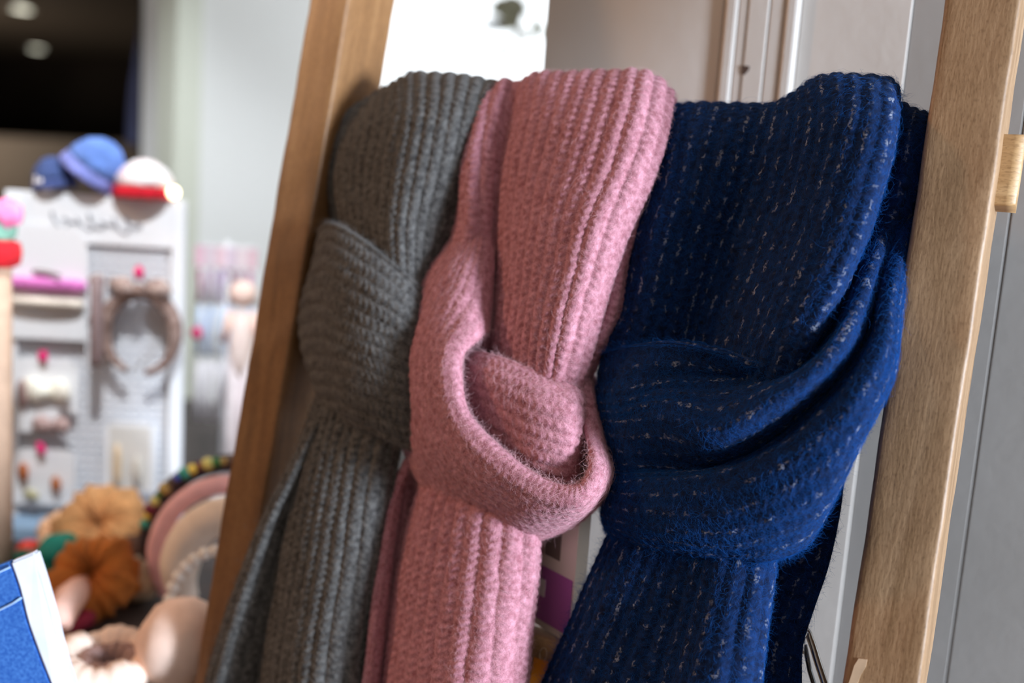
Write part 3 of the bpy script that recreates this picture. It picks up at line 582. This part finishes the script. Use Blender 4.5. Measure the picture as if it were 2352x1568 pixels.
# ------------------------------------------------------------------ things behind the scarves
def lin(r, g, b): return tuple(((c/255)/12.92 if c/255 <= .04045 else ((c/255+.055)/1.055)**2.4) for c in (r, g, b))
_cm = {}
def cm(r, g, b, rough=.7, noise=0, bump=None, sheen=0, metal=0):
    k = (r, g, b, rough, noise, bump, sheen, metal)
    if k not in _cm:
        c = lin(r, g, b); _cm[k] = mat('colour_%d_%d_%d' % (r, g, b), c, rough, metal, ((tuple(min(1, x*(1+noise)) for x in c)), 60, 3) if noise else None, bump, sheen)
    return _cm[k]
def poly_slab(name, pts, back, m, parent=None, bev=0.0):
    """closed outline of 3-D points, given real thickness along the vector back"""
    bm = bmesh.new(); f = [bm.verts.new(p) for p in pts]; g = [bm.verts.new(np.array(p)+back) for p in pts]; n = len(f)
    bm.faces.new(f); bm.faces.new(g[::-1])
    for i in range(n): bm.faces.new((f[i], g[i], g[(i+1) % n], f[(i+1) % n]))
    if bev: bmesh.ops.recalc_face_normals(bm, faces=bm.faces); bmesh.ops.bevel(bm, geom=list(bm.edges), offset=bev, segments=2, affect='EDGES')
    return bm_obj(name, bm, m, parent)
def ring(c, ax, ay, rx, ry, n=48, t0=0, t1=2*math.pi, closed=True):
    t = np.linspace(t0, t1, n, endpoint=not closed); return np.array(c)+np.outer(np.cos(t)*rx, ax)+np.outer(np.sin(t)*ry, ay)

# printed packet standing on the lower rung
fh = np.array([cF[0], cF[1], 0]); fh /= np.linalg.norm(fh)
al = R_(52); kR = r0*math.cos(al)-fh*math.sin(al); kN = np.cross(kR, AZ); kN = kN if kN@(CAM-L0) > 0 else -kN
pk = lad(0, S2, -TH/2-.004); pk = onlad(1262, 1452, -TH/2-.004)
pc = empty('printed_packet', pk, 'small white packet with a purple label standing between the pink and navy scarves', 'packet')
kx = lambda a, b, h0, h1, off, th, m, nm, par: obox(nm, pk+kR*(a+b)/2+AZ*(h0+h1)/2+kN*(off+th/2), kR, kN, AZ, b-a, th, h1-h0, m, par, .0004)
zr = float(pk[2]-pk[2])
kx(-.045, .024, zr, zr+.135, -.012, .012, cm(244, 236, 222, .5), 'carton', pc)
lb = kx(-.043, .0225, zr+.006, zr+.050, .0002, .0006, cm(190, 108, 184, .5), 'purple_label', pc)
kx(-.018, -.008, zr+.026, zr+.040, .0008, .0005, cm(246, 240, 236, .5), 'white_emblem', pc)
kx(-.012, .006, zr+.060, zr+.084, .0002, .0005, cm(128, 116, 108, .5), 'grey_print', pc)
kx(-.034, -.022, zr+.062, zr+.088, .0002, .0005, cm(165, 152, 140, .5), 'grey_print', pc)
kx(-.043, .0225, zr+.094, zr+.100, .0002, .0005, cm(176, 128, 150, .5), 'mauve_stripe', pc)
kx(-.014, .010, zr+.105, zr+.130, .0002, .0005, cm(150, 138, 128, .5), 'grey_print', pc)
# flat orange piece and rolled white cloth on the lower rung
og = onlad(1240, 1550, -TH/2+RT/2-.002)
tg = empty('orange_piece', og, 'flat orange piece hanging on the lower rung below the packet', 'tag')
poly_slab('orange_slab', [og+eX*a+eS*b for a, b in ((-.007, .012), (.005, .012), (.005, -.03), (-.007, -.03))], eN*.0008, cm(215, 128, 20, .6), tg)
tube('piece_loop', ring(og+eS*.016, eX, eS, .003, .005, 16), .0004, cm(200, 180, 150), tg, 6, True)
wc = tube('rolled_cloth', [onlad(1178, y, -.02) for y in (1478, 1490, 1520, 1570, 1640, 1700)], [.003, .0075, .009, .0095, .0095, .008], mat('white_twill', lin(188, 184, 182), .9, noise=(lin(140, 138, 140), 700, 2)), None, 14)
tag(wc, 'white twill cloth roll tucked behind the pink scarf tail', 'cloth')
# steel hook hanging behind the navy scarf
hk_m = mat('polished_steel', (.62, .58, .52), .16, 1.0)
hp = [onlad(x, y, d) for x, y, d in ((1838, 1500, -.052), (1842, 1462, -.056), (1852, 1448, -.060), (1862, 1470, -.060), (1878, 1520, -.060), (1896, 1575, -.060), (1915, 1640, -.060), (1925, 1680, -.058))]
tt = chord(np.array(hp)[:, None]); hp = hermite(np.array(hp), tt, np.linspace(0, tt[-1], 40))
hk = empty('steel_hook', onlad(1852, 1600, -.06), 'polished steel hook hanging low behind the navy scarf', 'hook')
tube('wire_shank', hp, .0027, hk_m, hk, 12)
hp2 = [onlad(x, y, d) for x, y, d in ((1848, 1480, -.066), (1860, 1540, -.066), (1878, 1600, -.066), (1900, 1670, -.064))]
tube('wire_shank', hp2, .0018, mat('dark_steel', (.12, .115, .11), .25, 1.0), hk, 10)

# ------------------------------------------------------------------ the table on the left and what lies on it
ZT = .83
p0 = onz(200, 1212, ZT)                       # foot of the display stand
tb = empty('display_table', (-1.25, .25, 0), 'dark shop table under the hair accessories', 'table')
box('table_top', (-1.95, -.75, ZT-.03), (-.64, .82, ZT), cm(60, 52, 50, .6, .3), tb, .004)
for x, y in ((-1.9, -.7), (-.70, -.7), (-1.9, .77), (-.70, .77)): box('leg', (x-.025, y-.025, 0), (x+.025, y+.025, ZT-.03), cm(60, 52, 50, .6, .3), tb, .003)
bt = R_(6); bR = r0*math.cos(bt)+fh*math.sin(bt); bN = np.cross(bR, AZ)
bN = bN if bN@(CAM-p0) > 0 else -bN
def B(px, py, off=0.0): return hit(px, py, p0+bN*off, bN)
def bl(px, py): q = B(px, py)-p0; return float(q@bR), float(q[2])
def bbox(name, a0, a1, h0, h1, o0, o1, m, par, bev=.001): return obox(name, p0+bR*(a0+a1)/2+AZ*(h0+h1)/2+bN*(o0+o1)/2, bR, bN, AZ, a1-a0, o1-o0, h1-h0, m, par, bev)
sL, sT = bl(15, 432)[0], bl(215, 448)[1]; sR = bl(418, 800)[0]
white = cm(236, 236, 238, .45); wm = cm(240, 240, 242, .4)
st = empty('accessory_stand', p0, 'white countertop stand with a mesh back holding hair accessories', 'display stand')
bbox('back_panel', sL, sR, .012, sT, -.016, -.010, cm(228, 231, 240, .6), st)
hT = bl(215, 560)[1]
hd = bbox('header_board', sL+.012, sR-.012, hT, sT, -.010, .002, white, st)
for a in (sL, sR-.014): bbox('side_rail', a, a+.014, 0, sT, -.012, .006, white, st)
bbox('base_shelf', sL-.004, sR+.004, .0, .016, -.02, .055, cm(150, 178, 205, .5), st)
g0, g1 = sL+.016, sR-.016
for i in range(17): a = g0+(g1-g0)*(i+.5)/17; bbox('mesh_wire', a-.0016, a+.0016, .016, hT, -.007, -.004, wm, st, 0)
for i in range(34): h = .02+(hT-.02)*(i+.5)/34; bbox('mesh_wire', g0, g1, h-.0016, h+.0016, -.0065, -.0035, wm, st, 0)
sx = np.linspace(0, 1, 150); lt = np.array([p0+bR*(bl(125, 515)[0]+(bl(330, 515)[0]-bl(125, 515)[0])*x-.006*math.sin(46*x))+AZ*(bl(230, 512)[1]+.011*math.sin(46*x+.8)*(.55+.45*math.sin(17*x+1)))+bN*.0035 for x in sx])
tube('header_lettering', lt, .0011, cm(150, 152, 160, .6), hd, 6)

def bow(name, c, w, h, m, par, nrm=None):
    for sg in (-1, 1): ball(name, c+bR*sg*w*.5, 1, m, par, .08, 2, (w*.5, .012, h*.5))
def pin_tag(c, par, r=.0085):
    t = ball('pink_flower_tag', c, 1, cm(236, 30, 120, .5), par, .22, 2, (r, .004, r)); return t
# leopard headband on the mesh
hc_ = B(322, 765, .022); hb = empty('headband', hc_, 'leopard print padded headband with a knotted bow hanging on the stand', 'headband', 'hair accessories on the stand')
brown = mat('leopard_plush', lin(96, 70, 62), .9, noise=(lin(176, 150, 140), 130, 3))
tube('padded_band', ring(hc_, bR, AZ, .044, .052, 44, R_(-80), R_(250), False), np.concatenate([np.linspace(.004, .0095, 12), np.full(20, .0095), np.linspace(.0095, .004, 12)]), brown, hb, 12)
for sg in (-1, 1): ball('bow_loop', hc_+bR*sg*.022+AZ*.058+bN*.004, 1, mat('leopard_bow', lin(140, 112, 104), .9, noise=(lin(200, 180, 172), 150, 3)), hb, .12, 2, (.022, .012, .014))
ball('bow_knot', hc_+AZ*.056+bN*.012, .009, brown, hb, .1, 2); pin_tag(hc_+AZ*.078+bN*.010, hb)
h2 = B(222, 745, .034); hb2 = empty('headband', h2, 'taupe satin headband seen edge-on left of the leopard headband', 'headband', 'hair accessories on the stand')
tube('padded_band', ring(h2, bN*.8+bR*.25, AZ, .022, .055, 40, R_(-60), R_(240), False), .008, cm(132, 112, 112, .6, .25), hb2, 10)
ball('bow_knot', h2+AZ*.055, .010, cm(150, 132, 130, .7, .2), hb2, .1, 2)
# carded accessories
def card(pxc, pyc, wpx, hpx, label, deco, off=.012):
    c = B(pxc, pyc, off); w = wpx*1.31/FPX; h = hpx*1.31/FPX
    e = empty('accessory_card', c, label, 'hair clip card', 'hair accessories on the stand')
    poly_slab('backing_card', [c+bR*a*w/2+AZ*b*h/2 for a, b in ((-1, -1), (1, -1), (1, .8), (.7, 1), (-.7, 1), (-1, .8))], -bN*.0012, white, e)
    for kind, dx, dy, sw_, sh_, col in deco:
        q = c+bR*dx*w/2+AZ*dy*h/2+bN*.006
        if kind == 'tag': pin_tag(q, e)
        elif kind == 'bow':
            for sg in (-1, 1): ball('bow_loop', q+bR*sg*sw_*.4, 1, cm(*col, .85, .3), e, .1, 2, (sw_*.5, .009, sh_*.5))
            ball('bow_knot', q+bN*.004, sh_*.28, cm(*col, .85, .3), e, .05, 2)
        elif kind == 'clip': ball('hair_clip', q, 1, cm(*col, .5, .25), e, .06, 2, (sw_*.5, .005, sh_*.5))
        elif kind == 'band': tube('fluffy_band', ring(q, bR, bN*.4+AZ*.12, sw_*.5, sh_, 28), sh_*.42, cm(*col, .95, .35), e, 10, True)
        elif kind == 'cap': poly_slab('cap_print', [q+bR*a*sw_/2+AZ*b*sh_/2-bN*.0055 for a, b in ((-1, -1), (1, -1), (1, 1), (-1, 1))], bN*.0006, cm(*col, .6), e)
card(112, 650, 160, 250, 'tall white card with a purple pink fluffy band above a cream band', [('band', 0, -.02, .082, .018, (214, 120, 190)), ('band', .0, -.34, .080, .014, (226, 214, 200)), ('clip', -.1, .18, .07, .008, (120, 100, 104))])
card(102, 885, 140, 120, 'white card with a brown and cream bow below a pink tag, left of the headband', [('tag', 0, 1.12, 0, 0, 0), ('bow', .1, -.15, .04, .034, (236, 226, 212)), ('clip', -.62, -.35, .022, .04, (150, 124, 120))])
card(88, 965, 90, 55, 'small white card with a brown speckled bow on the lower mesh', [('bow', .7, -.2, .03, .022, (166, 140, 136))], .016)
card(100, 1095, 135, 130, 'white card with two rust coloured clips near the foot of the stand', [('tag', -.05, 1.05, 0, 0, 0), ('clip', -.6, .2, .020, .026, (170, 96, 54)), ('clip', .45, -.2, .018, .022, (176, 104, 60)), ('clip', -.35, -.6, .03, .012, (176, 170, 130))], .014)
card(298, 1050, 110, 165, 'cream card with two beige combs at the lower right of the mesh', [('cap', 0, 0, .052, .082, (216, 212, 206)), ('clip', -.45, -.2, .012, .06, (214, 190, 158)), ('clip', .35, -.35, .014, .04, (196, 190, 180))])
# rack of hanging packs on the right of the stand
rk0 = onz(480, 1150, ZT)+fh*.06; zt = float(at(490, 560, (rk0-CAM)@cF)[2])
rk = empty('hanging_rack', rk0, 'slim white rack right of the stand hung with strips of accessories', 'rack')
tube('pole', [rk0, np.array([rk0[0], rk0[1], zt+.01])], .004, white, rk, 10)
lathe('base', rk0, [(.05, 0), (.05, .006), (.012, .010), (.004, .02)], white, rk, 24)
tube('cross_arm', [np.array([*rk0[:2], zt])-bR*.045, np.array([*rk0[:2], zt])+bR*.045], .003, white, rk, 8)
cols = [((232, 190, 205), (150, 70, 110), (170, 190, 220)), ((225, 205, 215), (130, 70, 120), (150, 180, 220)), ((236, 200, 210), (140, 90, 150), (190, 205, 225)), ((222, 200, 215), (120, 60, 90), (140, 165, 210)), ((235, 215, 220), (150, 90, 120), (205, 210, 220)), ((226, 190, 200), (160, 80, 120), (175, 195, 225))]
names = ['first', 'second', 'third', 'fourth', 'fifth', 'sixth']
for i in range(6):
    q = np.array([*rk0[:2], zt])+bR*(-.038+.0152*i)+bN*.010
    e = empty('hair_tie_strip', q, names[i]+' strip of pastel hair ties from the left on the slim white rack', 'hair tie', 'hair ties on the rack')
    obox('header_card', q-AZ*.014, bR, bN, AZ, .013, .0012, .030, cm(*cols[i][0], .6), e)
    tube('hook_loop', ring(q+AZ*.004, bN, AZ, .008, .005, 14), .0006, white, e, 6, True)
    for k, (cc, hh, zz) in enumerate(((cols[i][1], .050, -.058), (cols[i][2], .075, -.125), ((205, 200, 204), .09, -.215))):
        tube('tie_cord', [q+AZ*(zz+hh/2)+bR*.003*math.sin(i+k), q+AZ*zz+bR*.002*math.cos(2*i+k), q+AZ*(zz-hh/2)], .0034, cm(*cc, .6, .3), e, 8)
        tube('tie_cord', [q+AZ*(zz+hh/2)+bR*.006, q+AZ*zz+bR*.005*math.cos(i), q+AZ*(zz-hh/2)+bR*.005], .0018, cm(238, 236, 240, .6), e, 8)
    if i in (0, 4): pin_tag(q-AZ*.128+bN*.006, e, .010)
# pale doll beside the rack
dz = onz(556, 1150, ZT)-fh*.03; zz = lambda py: float(at(535, py, (dz-CAM)@cF)[2])
dl = empty('plush_doll', dz, 'pale pink plush doll standing at the right end of the rack', 'soft toy')
skin = cm(250, 214, 200, .9, .1)
hh = zz(665); b1 = zz(830)
ball('head', np.array([*dz[:2], hh]), .019, skin, dl, .02); ball('body', np.array([*dz[:2], (hh+b1)/2-.022]), 1, cm(250, 226, 218, .9, .1), dl, .03, 3, (.017, .017, .05))
for sg in (-1, 1):
    tube('leg', [np.array([*dz[:2], b1+.02])+bR*sg*.008, np.array([*dz[:2], (b1+ZT)/2])+bR*sg*.010, np.array([*dz[:2], ZT])+bR*sg*.010], [.010, .009, .010], cm(225, 214, 216, .9, .1), dl, 10)
    tube('arm', [np.array([*dz[:2], hh-.025])+bR*sg*.014, np.array([*dz[:2], hh-.07])+bR*sg*.026], [.006, .005], skin, dl, 8)
# hats on the stand's top
zt2 = p0[2]+sT
def hat(px, rpx, label, crown, brim, tilt, squash=.8, pom=None):
    c = B(px, 440, -.012); c[2] = zt2; r = rpx*1.33/FPX; ax = AZ*math.cos(tilt)+bR*math.sin(tilt)
    e = empty('knitted_hat', c, label, 'hat')
    prof = [(r*1.02, .0), (r*1.04, r*.12), (r*.98, r*.34), (r*.97, r*.4), (r*.9, r*.7), (r*.7, r*squash*1.15), (r*.35, r*squash*1.45), (r*.05, r*squash*1.52)]
    off = ax*0+AZ*r*abs(math.sin(tilt))*1.0
    lathe('brim', c+off, [(r*.9, .0)]+prof[:4]+[(r*.88, r*.36)], brim, e, 40, ax); lathe('crown', c+off, prof[3:], crown, e, 40, ax)
    if pom: ball('pompom', c+off+ax*r*squash*1.6, r*.3, pom, e, .15)
    return e
kn = lambda r, g, b: cm(r, g, b, .95, .5, (160, .004))
hat(200, 66, 'slouchy periwinkle blue knitted hat on top of the white stand', kn(96, 128, 196), kn(130, 140, 210), R_(35), .95)
hat(128, 46, 'dark slate blue knitted hat at the left rear of the stand top', kn(58, 74, 118), kn(66, 80, 130), R_(-10), 1.0)
hat(332, 66, 'white topped red knitted hat on the right of the stand top', kn(242, 214, 214), kn(190, 14, 36), 0, .85)
bu = B(398, 444, .004); bu[2] = zt2+.010
be = empty('fairy_light', bu, 'small glowing warm bulb at the right corner of the stand top', 'light')
ball('bulb', bu, .0075, mat('warm_bulb', (1, .9, .7), .4, emit=((1, .80, .50), 7.0)), be); tube('cable', [bu-AZ*.008, bu-AZ*.0095-bR*.01, B(380, 470, -.022)], .0012, white, be, 6)
wl = B(104, 432, .0); wl[2] = zt2+.012
tag(ball('white_pompom', wl, .013, cm(236, 232, 236, .95, .1), None, .1), 'small white pompom lying on the left of the stand top', 'pompom')
# wooden post with knitted bands at the left edge
wp = onz(-4, 1330, ZT); zf = lambda py: float(at(5, py, (wp-CAM)@cF)[2])
we = empty('wooden_post', wp, 'pale wooden post with red and green knitted wraps at the left edge', 'post')
up = lambda z: np.array([*wp[:2], z])
tube('post', [up(ZT), up((ZT+zf(480))/2), up(zf(480))], .0155, cm(178, 146, 122, .7, .2), we, 16)
tube('red_wrap', [up(zf(602)), up(zf(595)), up(zf(570)), up(zf(548)), up(zf(543))], [.018, .024, .026, .024, .018], kn(178, 16, 26), we, 20)
tube('green_wrap', [up(zf(542)), up(zf(535)), up(zf(515)), up(zf(498)), up(zf(492))], [.016, .020, .021, .020, .016], kn(110, 150, 130), we, 20)
ball('pink_pompom', up(zf(482))+bR*.014+bN*.008, .016, kn(240, 120, 160), we, .15)

# pile in front of the stand
def pile(px, py, h=.0): q = onz(px, py, ZT); q[2] = ZT+h; return q
kc = cm(198, 146, 96, .95, .4, (90, .004)); kb = cm(170, 100, 40, .95, .4, (90, .004))
def scrunchie(px, py, R, r, m, label, h=None, tiltv=(0, 0, 1), waves=13):
    c = pile(px, py, r if h is None else h); nrm = np.array(tiltv, float); nrm /= np.linalg.norm(nrm); a = np.cross(nrm, [.2, .9, .1]); a /= np.linalg.norm(a); b_ = np.cross(nrm, a)
    t = np.linspace(0, 2*np.pi, 78, endpoint=False); o = tube('scrunchie', np.array(c)+np.outer(np.cos(t)*R, a)+np.outer(np.sin(t)*R, b_), r*(1+.10*np.sin(waves*t+2*np.sin(2*t))+.09*np.sin(5*t+R*300)+.06*np.sin(23*t)), m, None, 14, True)
    tag(o, label, 'scrunchie', 'hair accessories piled on the table'); return o
scrunchie(232, 1290, .030, .025, kc, 'large caramel knitted scrunchie in the middle of the pile', .044, -cF+np.array([0, 0, .9]))
scrunchie(215, 1400, .025, .023, kb, 'rust brown scrunchie in front of the caramel one', .036, -cF+np.array([0, 0, .8]))
scrunchie(60, 1330, .030, .012, cm(36, 92, 72, .8, .3), 'dark green scrunchie at the left of the pile', .012)
scrunchie(150, 1440, .020, .009, cm(150, 40, 66, .8, .3), 'cranberry red scrunchie beside the denim pouch', .010)
rb = tube('ribbon_roll', [pile(95, 1345, .03), pile(125, 1325, .036), pile(175, 1300, .03)], [.013, .016, .014], cm(20, 128, 108, .7, .3), None, 14); tag(rb, 'teal green ribbon roll lying left of the caramel scrunchie', 'ribbon')
rd = ball('red_bauble', pile(66, 1295, .016), .014, cm(240, 62, 40, .25), None); tag(rd, 'bright orange red bauble above the denim pouch', 'bauble')
tn = tube('padded_roll', [pile(130, 1500, .03), pile(160, 1450, .036), pile(190, 1405, .03)], [.014, .016, .013], cm(232, 186, 168, .9, .15), None, 14); tag(tn, 'peach padded roll beside the denim pouch', 'hair roll')
scrunchie(245, 1562, .040, .015, cm(240, 214, 196, .9, .12), 'wide cream scrunchie lying flat at the bottom of the pile', .018, None or (0, 0, 1), 5)
scrunchie(250, 1560, .021, .010, cm(150, 122, 116, .8, .4), 'small taupe scrunchie inside the wide cream one', .016)
pp = ball('plush_pompom', pile(418, 1568, .040), .042, cm(238, 206, 188, .95, .12), None, .03); tag(pp, 'large pale peach plush pompom in front of the standing headbands', 'pompom')
scrunchie(312, 1330, .020, .017, cm(92, 62, 48, .9, .4), 'dark brown scrunchie between the caramel one and the pink headband', .018, -cF+np.array([0, 0, .6]))
scrunchie(140, 1262, .016, .013, cm(226, 180, 140, .9, .3), 'light tan scrunchie behind the teal ribbon roll', .022, -cF+np.array([0, 0, .7]))
pp2 = ball('plush_pompom', pile(320, 1375, .024), .025, cm(206, 180, 148, .95, .2), None, .05); tag(pp2, 'small beige pompom between the rust scrunchie and the pink headband', 'pompom')
pp3 = ball('plush_pompom', pile(300, 1250, .016), .018, cm(238, 220, 222, .95, .1), None, .05); tag(pp3, 'tiny blush pompom below the foot of the white stand', 'pompom')
# standing headbands
def standing(px, py, R, r, m, label, yaw, lean=0, ry=None, back=0):
    c = pile(px, py); ax = r0*math.cos(yaw)+fh*math.sin(yaw); az = AZ*math.cos(lean)-fh*math.sin(lean)*-1
    e = empty('headband', c, label, 'headband', 'headbands standing on the table'); c = c+fh*back
    ry = ry or R*1.1
    cc = c+AZ*(r+ry*.55)
    tube('padded_band', ring(cc, ax, az, R, ry, 60, R_(-33), R_(213), False), np.concatenate([np.linspace(r*.6, r, 10), np.full(40, r), np.linspace(r, r*.6, 10)]), m, e, 14)
    return e, cc, ax, az
e1, c1, a1, z1 = standing(520, 1392, .076, .0105, cm(236, 184, 188, .8, .15, None, .4), 'dusty pink velvet headband standing behind the left upright', R_(8))
e2, c2, a2, z2 = standing(528, 1375, .090, .010, cm(52, 44, 50, .6), 'black headband set with coloured beads standing behind the pink one', R_(8), 0, .096)
bc = [(250, 220, 90), (60, 120, 60), (70, 90, 200), (120, 40, 60), (190, 160, 90), (60, 160, 140), (220, 210, 120), (90, 70, 60)]
for i in range(26):
    t = R_(30+i*5.4); q = c2+a2*math.cos(t)*.094+z2*math.sin(t)*.100-fh*.008
    ball('bead', q, .0045+.0015*((i*7) % 3), cm(*bc[(i*5) % 8], .15), e2, 0, 2)
e3, c3, a3, z3 = standing(528, 1425, .054, .021, cm(236, 222, 208, .85, .12), 'thick cream headband standing in front of the pink one', R_(4), 0, .062)
e4, c4, a4, z4 = standing(512, 1470, .050, .004, cm(214, 180, 150, .4), 'thin gold headband set with pearls at the front', R_(10), 0, .060)
pearl = mat('pearl', (.92, .88, .82), .08); pearl.node_tree.nodes['Principled BSDF'].inputs['Coat Weight'].default_value = 1
for i in range(12):
    t = R_(75+i*12); ball('pearl', c4+a4*math.cos(t)*.052+z4*math.sin(t)*.062-fh*.006, .0066, pearl, e4, 0, 3)

# denim pouch close to the camera
ZP = .76; back = fh*.010
def pq(x, y): return at(x, y, ZP)
dn = mat('denim', lin(28, 82, 160), .9, noise=(lin(60, 112, 185), 420, 3)); wt = cm(196, 198, 206, .8, .1)
de = empty('denim_pouch', [*(pq(-40, 1500)[:2]), ZT], 'blue denim pouch with a white edge band at the lower left corner', 'pouch')
zb = lambda p: np.array([p[0], p[1], ZT+.001])
def curve_pts(c): c = np.array(c, float)[:, None]; t = chord(np.concatenate([c, 0*c[..., :1]], -1)); return hermite(c, t, np.linspace(0, t[-1], 14))[:, 0]
edge_in = curve_pts([(24, 1290), (45, 1350), (62, 1420), (88, 1495), (118, 1572), (150, 1660)])
edge_out = curve_pts([(74, 1272), (96, 1340), (118, 1420), (138, 1500), (162, 1580), (190, 1660)])
F1 = [pq(-260, 1375), pq(-100, 1335)]+[pq(*p) for p in edge_in]+[pq(-260, 1660)]
poly_slab('denim_body', F1, back, dn, de, .002)
poly_slab('white_band', [pq(*p)-fh*.001 for p in edge_in]+[pq(*p)+fh*.004 for p in edge_out[::-1]], back*.9, wt, de, .0015)
tube('seam', [at(x, y, ZP-.0015) for x, y in ((-250, 1470), (-100, 1432), (0, 1400), (30, 1385), (50, 1372))], .0009, cm(150, 178, 214, .9), de, 6)
tube('seam', [at(x, y, ZP-.0015) for x, y in ((-250, 1392), (-100, 1352), (-20, 1322), (24, 1302))], .0007, cm(150, 178, 214, .9), de, 6)

# ------------------------------------------------------------------ window bay and the dark room
def on_ceiling(px, py, z=2.12): return onz(px, py, z)
for i, (px, py) in enumerate(((85, 110), (50, 18))):
    q = on_ceiling(px, py); e = empty('ceiling_spot', q, ('lower' if i == 0 else 'upper')+' of two round spotlights glowing in the dark back room ceiling', 'spotlight', 'spotlights in the back room')
    lathe('trim_ring', q, [(.07, 0), (.075, -.004), (.07, -.010), (.05, -.010), (.05, -.002)], cm(220, 216, 205, .4), e, 28)
    lathe('lamp_disc', q-AZ*.003, [(.0495, 0), (.0495, -.003)], mat('spot_lens', (1, 1, .9), .3, emit=((1.0, .98, .80), 5.0)), e, 28)
gp = at(336, 230, 2.5); gz = lambda py: float(at(336, py, 2.5)[2])
ge = empty('hanging_scarf', [*gp[:2], gz(335)], 'blue grey scarf hanging beside the door post in the dark room', 'scarf')
V = []
for k in range(26):
    py = 60+k*(335-60)/25; wv = .020+.012*k/25
    V.append([np.array([*gp[:2], gz(py)])+r0*(wv*math.cos(t)*(1+.15*math.sin(3*t+k*.3))-.02*k/25)+fh*(wv*.6*math.sin(t)) for t in np.linspace(0, 2*np.pi, 22, endpoint=False)])
link('scarf_cloth', grid_mesh('scarf_cloth', np.array(V), True, False, True), cm(112, 122, 168, .9, .3), ge)
tube('hanging_loop', [np.array([*gp[:2], gz(62)]), np.array([*gp[:2], 2.12])], .0015, cm(60, 60, 66), ge, 6)
# plants and ornaments in the window
leaf_g = [cm(170, 172, 150, .8), cm(190, 198, 206, .8), cm(214, 212, 206, .8)]
def leafm(c, d, n_, w, l, m, par):
    d = d/np.linalg.norm(d); n_ = n_-d*(n_@d); n_ /= np.linalg.norm(n_); s_ = np.cross(d, n_)
    P = [c, c+d*l*.3+s_*w*.42, c+d*l*.65+s_*w*.45, c+d*l, c+d*l*.65-s_*w*.45, c+d*l*.3-s_*w*.42]
    return poly_slab('leaf', [p+n_*.15*w*math.sin(i) for i, p in enumerate(P)], n_*.0006, m, par)
YV = 1.30
def onY(px, py): return hit(px, py, (0, YV, 0), nW)
sp_t = onY(1205, -60); sp_b = onY(1165, 185)
se = empty('eucalyptus_sprig', sp_b, 'drooping eucalyptus sprig hanging in the bright window right of the grey scarf', 'plant')
stem = np.array([sp_t+(sp_b-sp_t)*t+eX*.01*math.sin(5*t) for t in np.linspace(0, 1, 14)])
tube('stem', stem, .0022, cm(110, 96, 80), se, 8)
tube('hanging_cord', [sp_t, np.array([sp_t[0], sp_t[1], 2.7])], .001, cm(150, 140, 130), se, 6)
lr = random.Random(4)
for px, py, wp_, lp, ang, mi in ((1190, 5, 55, 80, 200, 0), (1215, 30, 60, 85, 160, 0), (1195, 22, 55, 75, 230, 0), (1185, 45, 34, 95, 195, 1), (1222, 40, 40, 60, 300, 0), (1175, 60, 30, 70, 330, 2), (1185, 85, 12, 60, 215, 2), (1165, 112, 22, 42, 180, 0), (1160, 120, 16, 60, 335, 2), (1172, 128, 12, 55, 345, 0), (1150, 148, 20, 28, 100, 0)):
    c = onY(px, py); k = 2.2/FPX*.95; a = R_(ang)
    leafm(c, r0*math.cos(a)+AZ*math.sin(a), -cF+np.array([lr.uniform(-.3, .3), 0, lr.uniform(-.3, .3)]), wp_*k*.85, lp*k*.95, leaf_g[mi], se)
def ornament(px, py, w, h, m, label, shape):
    c = onY(px, py); k = 2.2/FPX; e = empty('window_ornament', c, label, 'ornament', 'ornaments hanging in the window')
    if shape == 'drop': lathe('glass_drop', c, [(.001, h*k*.5), (w*k*.25, h*k*.25), (w*k*.5, -h*k*.15), (w*k*.35, -h*k*.4), (.001, -h*k*.5)], m, e, 18)
    else: ball('feather_bird', c, 1, m, e, .1, 2, (w*k*.5, .015, h*k*.4)); leafm(c+r0*w*k*.3, r0+AZ*.5, -cF, h*k*.5, w*k*.5, m, e)
    tube('thread', [c+AZ*h*k*.5, np.array([c[0], c[1], 2.7])], .0004, cm(200, 200, 200), e, 6)
ornament(984, 50, 20, 80, cm(150, 172, 180, .3), 'slim pale glass drop hanging in the left of the window', 'drop')
ornament(944, 155, 40, 18, cm(120, 116, 128, .8), 'small grey bird ornament low in the window above the grey scarf', 'bird')
# pale chipped patch low on the right upright
chip = [onlad(x, y, .0007) for x, y in ((1948, 1572), (1956, 1548), (1962, 1528), (1972, 1512), (1992, 1514), (1988, 1532), (1976, 1552), (1966, 1580))]
poly_slab('chipped_patch', chip, -eN*.0014, cm(184, 158, 130, .8, .25), lad_e)
# dark paint chip on the moulding
yc = YW+.0135-.0150
cp_ = [hit(x, y, (0, yc-.0002, 0), nW) for x, y in ((1704, 150), (1722, 152), (1720, 160), (1710, 172), (1705, 170))]
poly_slab('paint_chip', cp_, np.array([0, .001, 0]), cm(72, 52, 42, .9), wb)
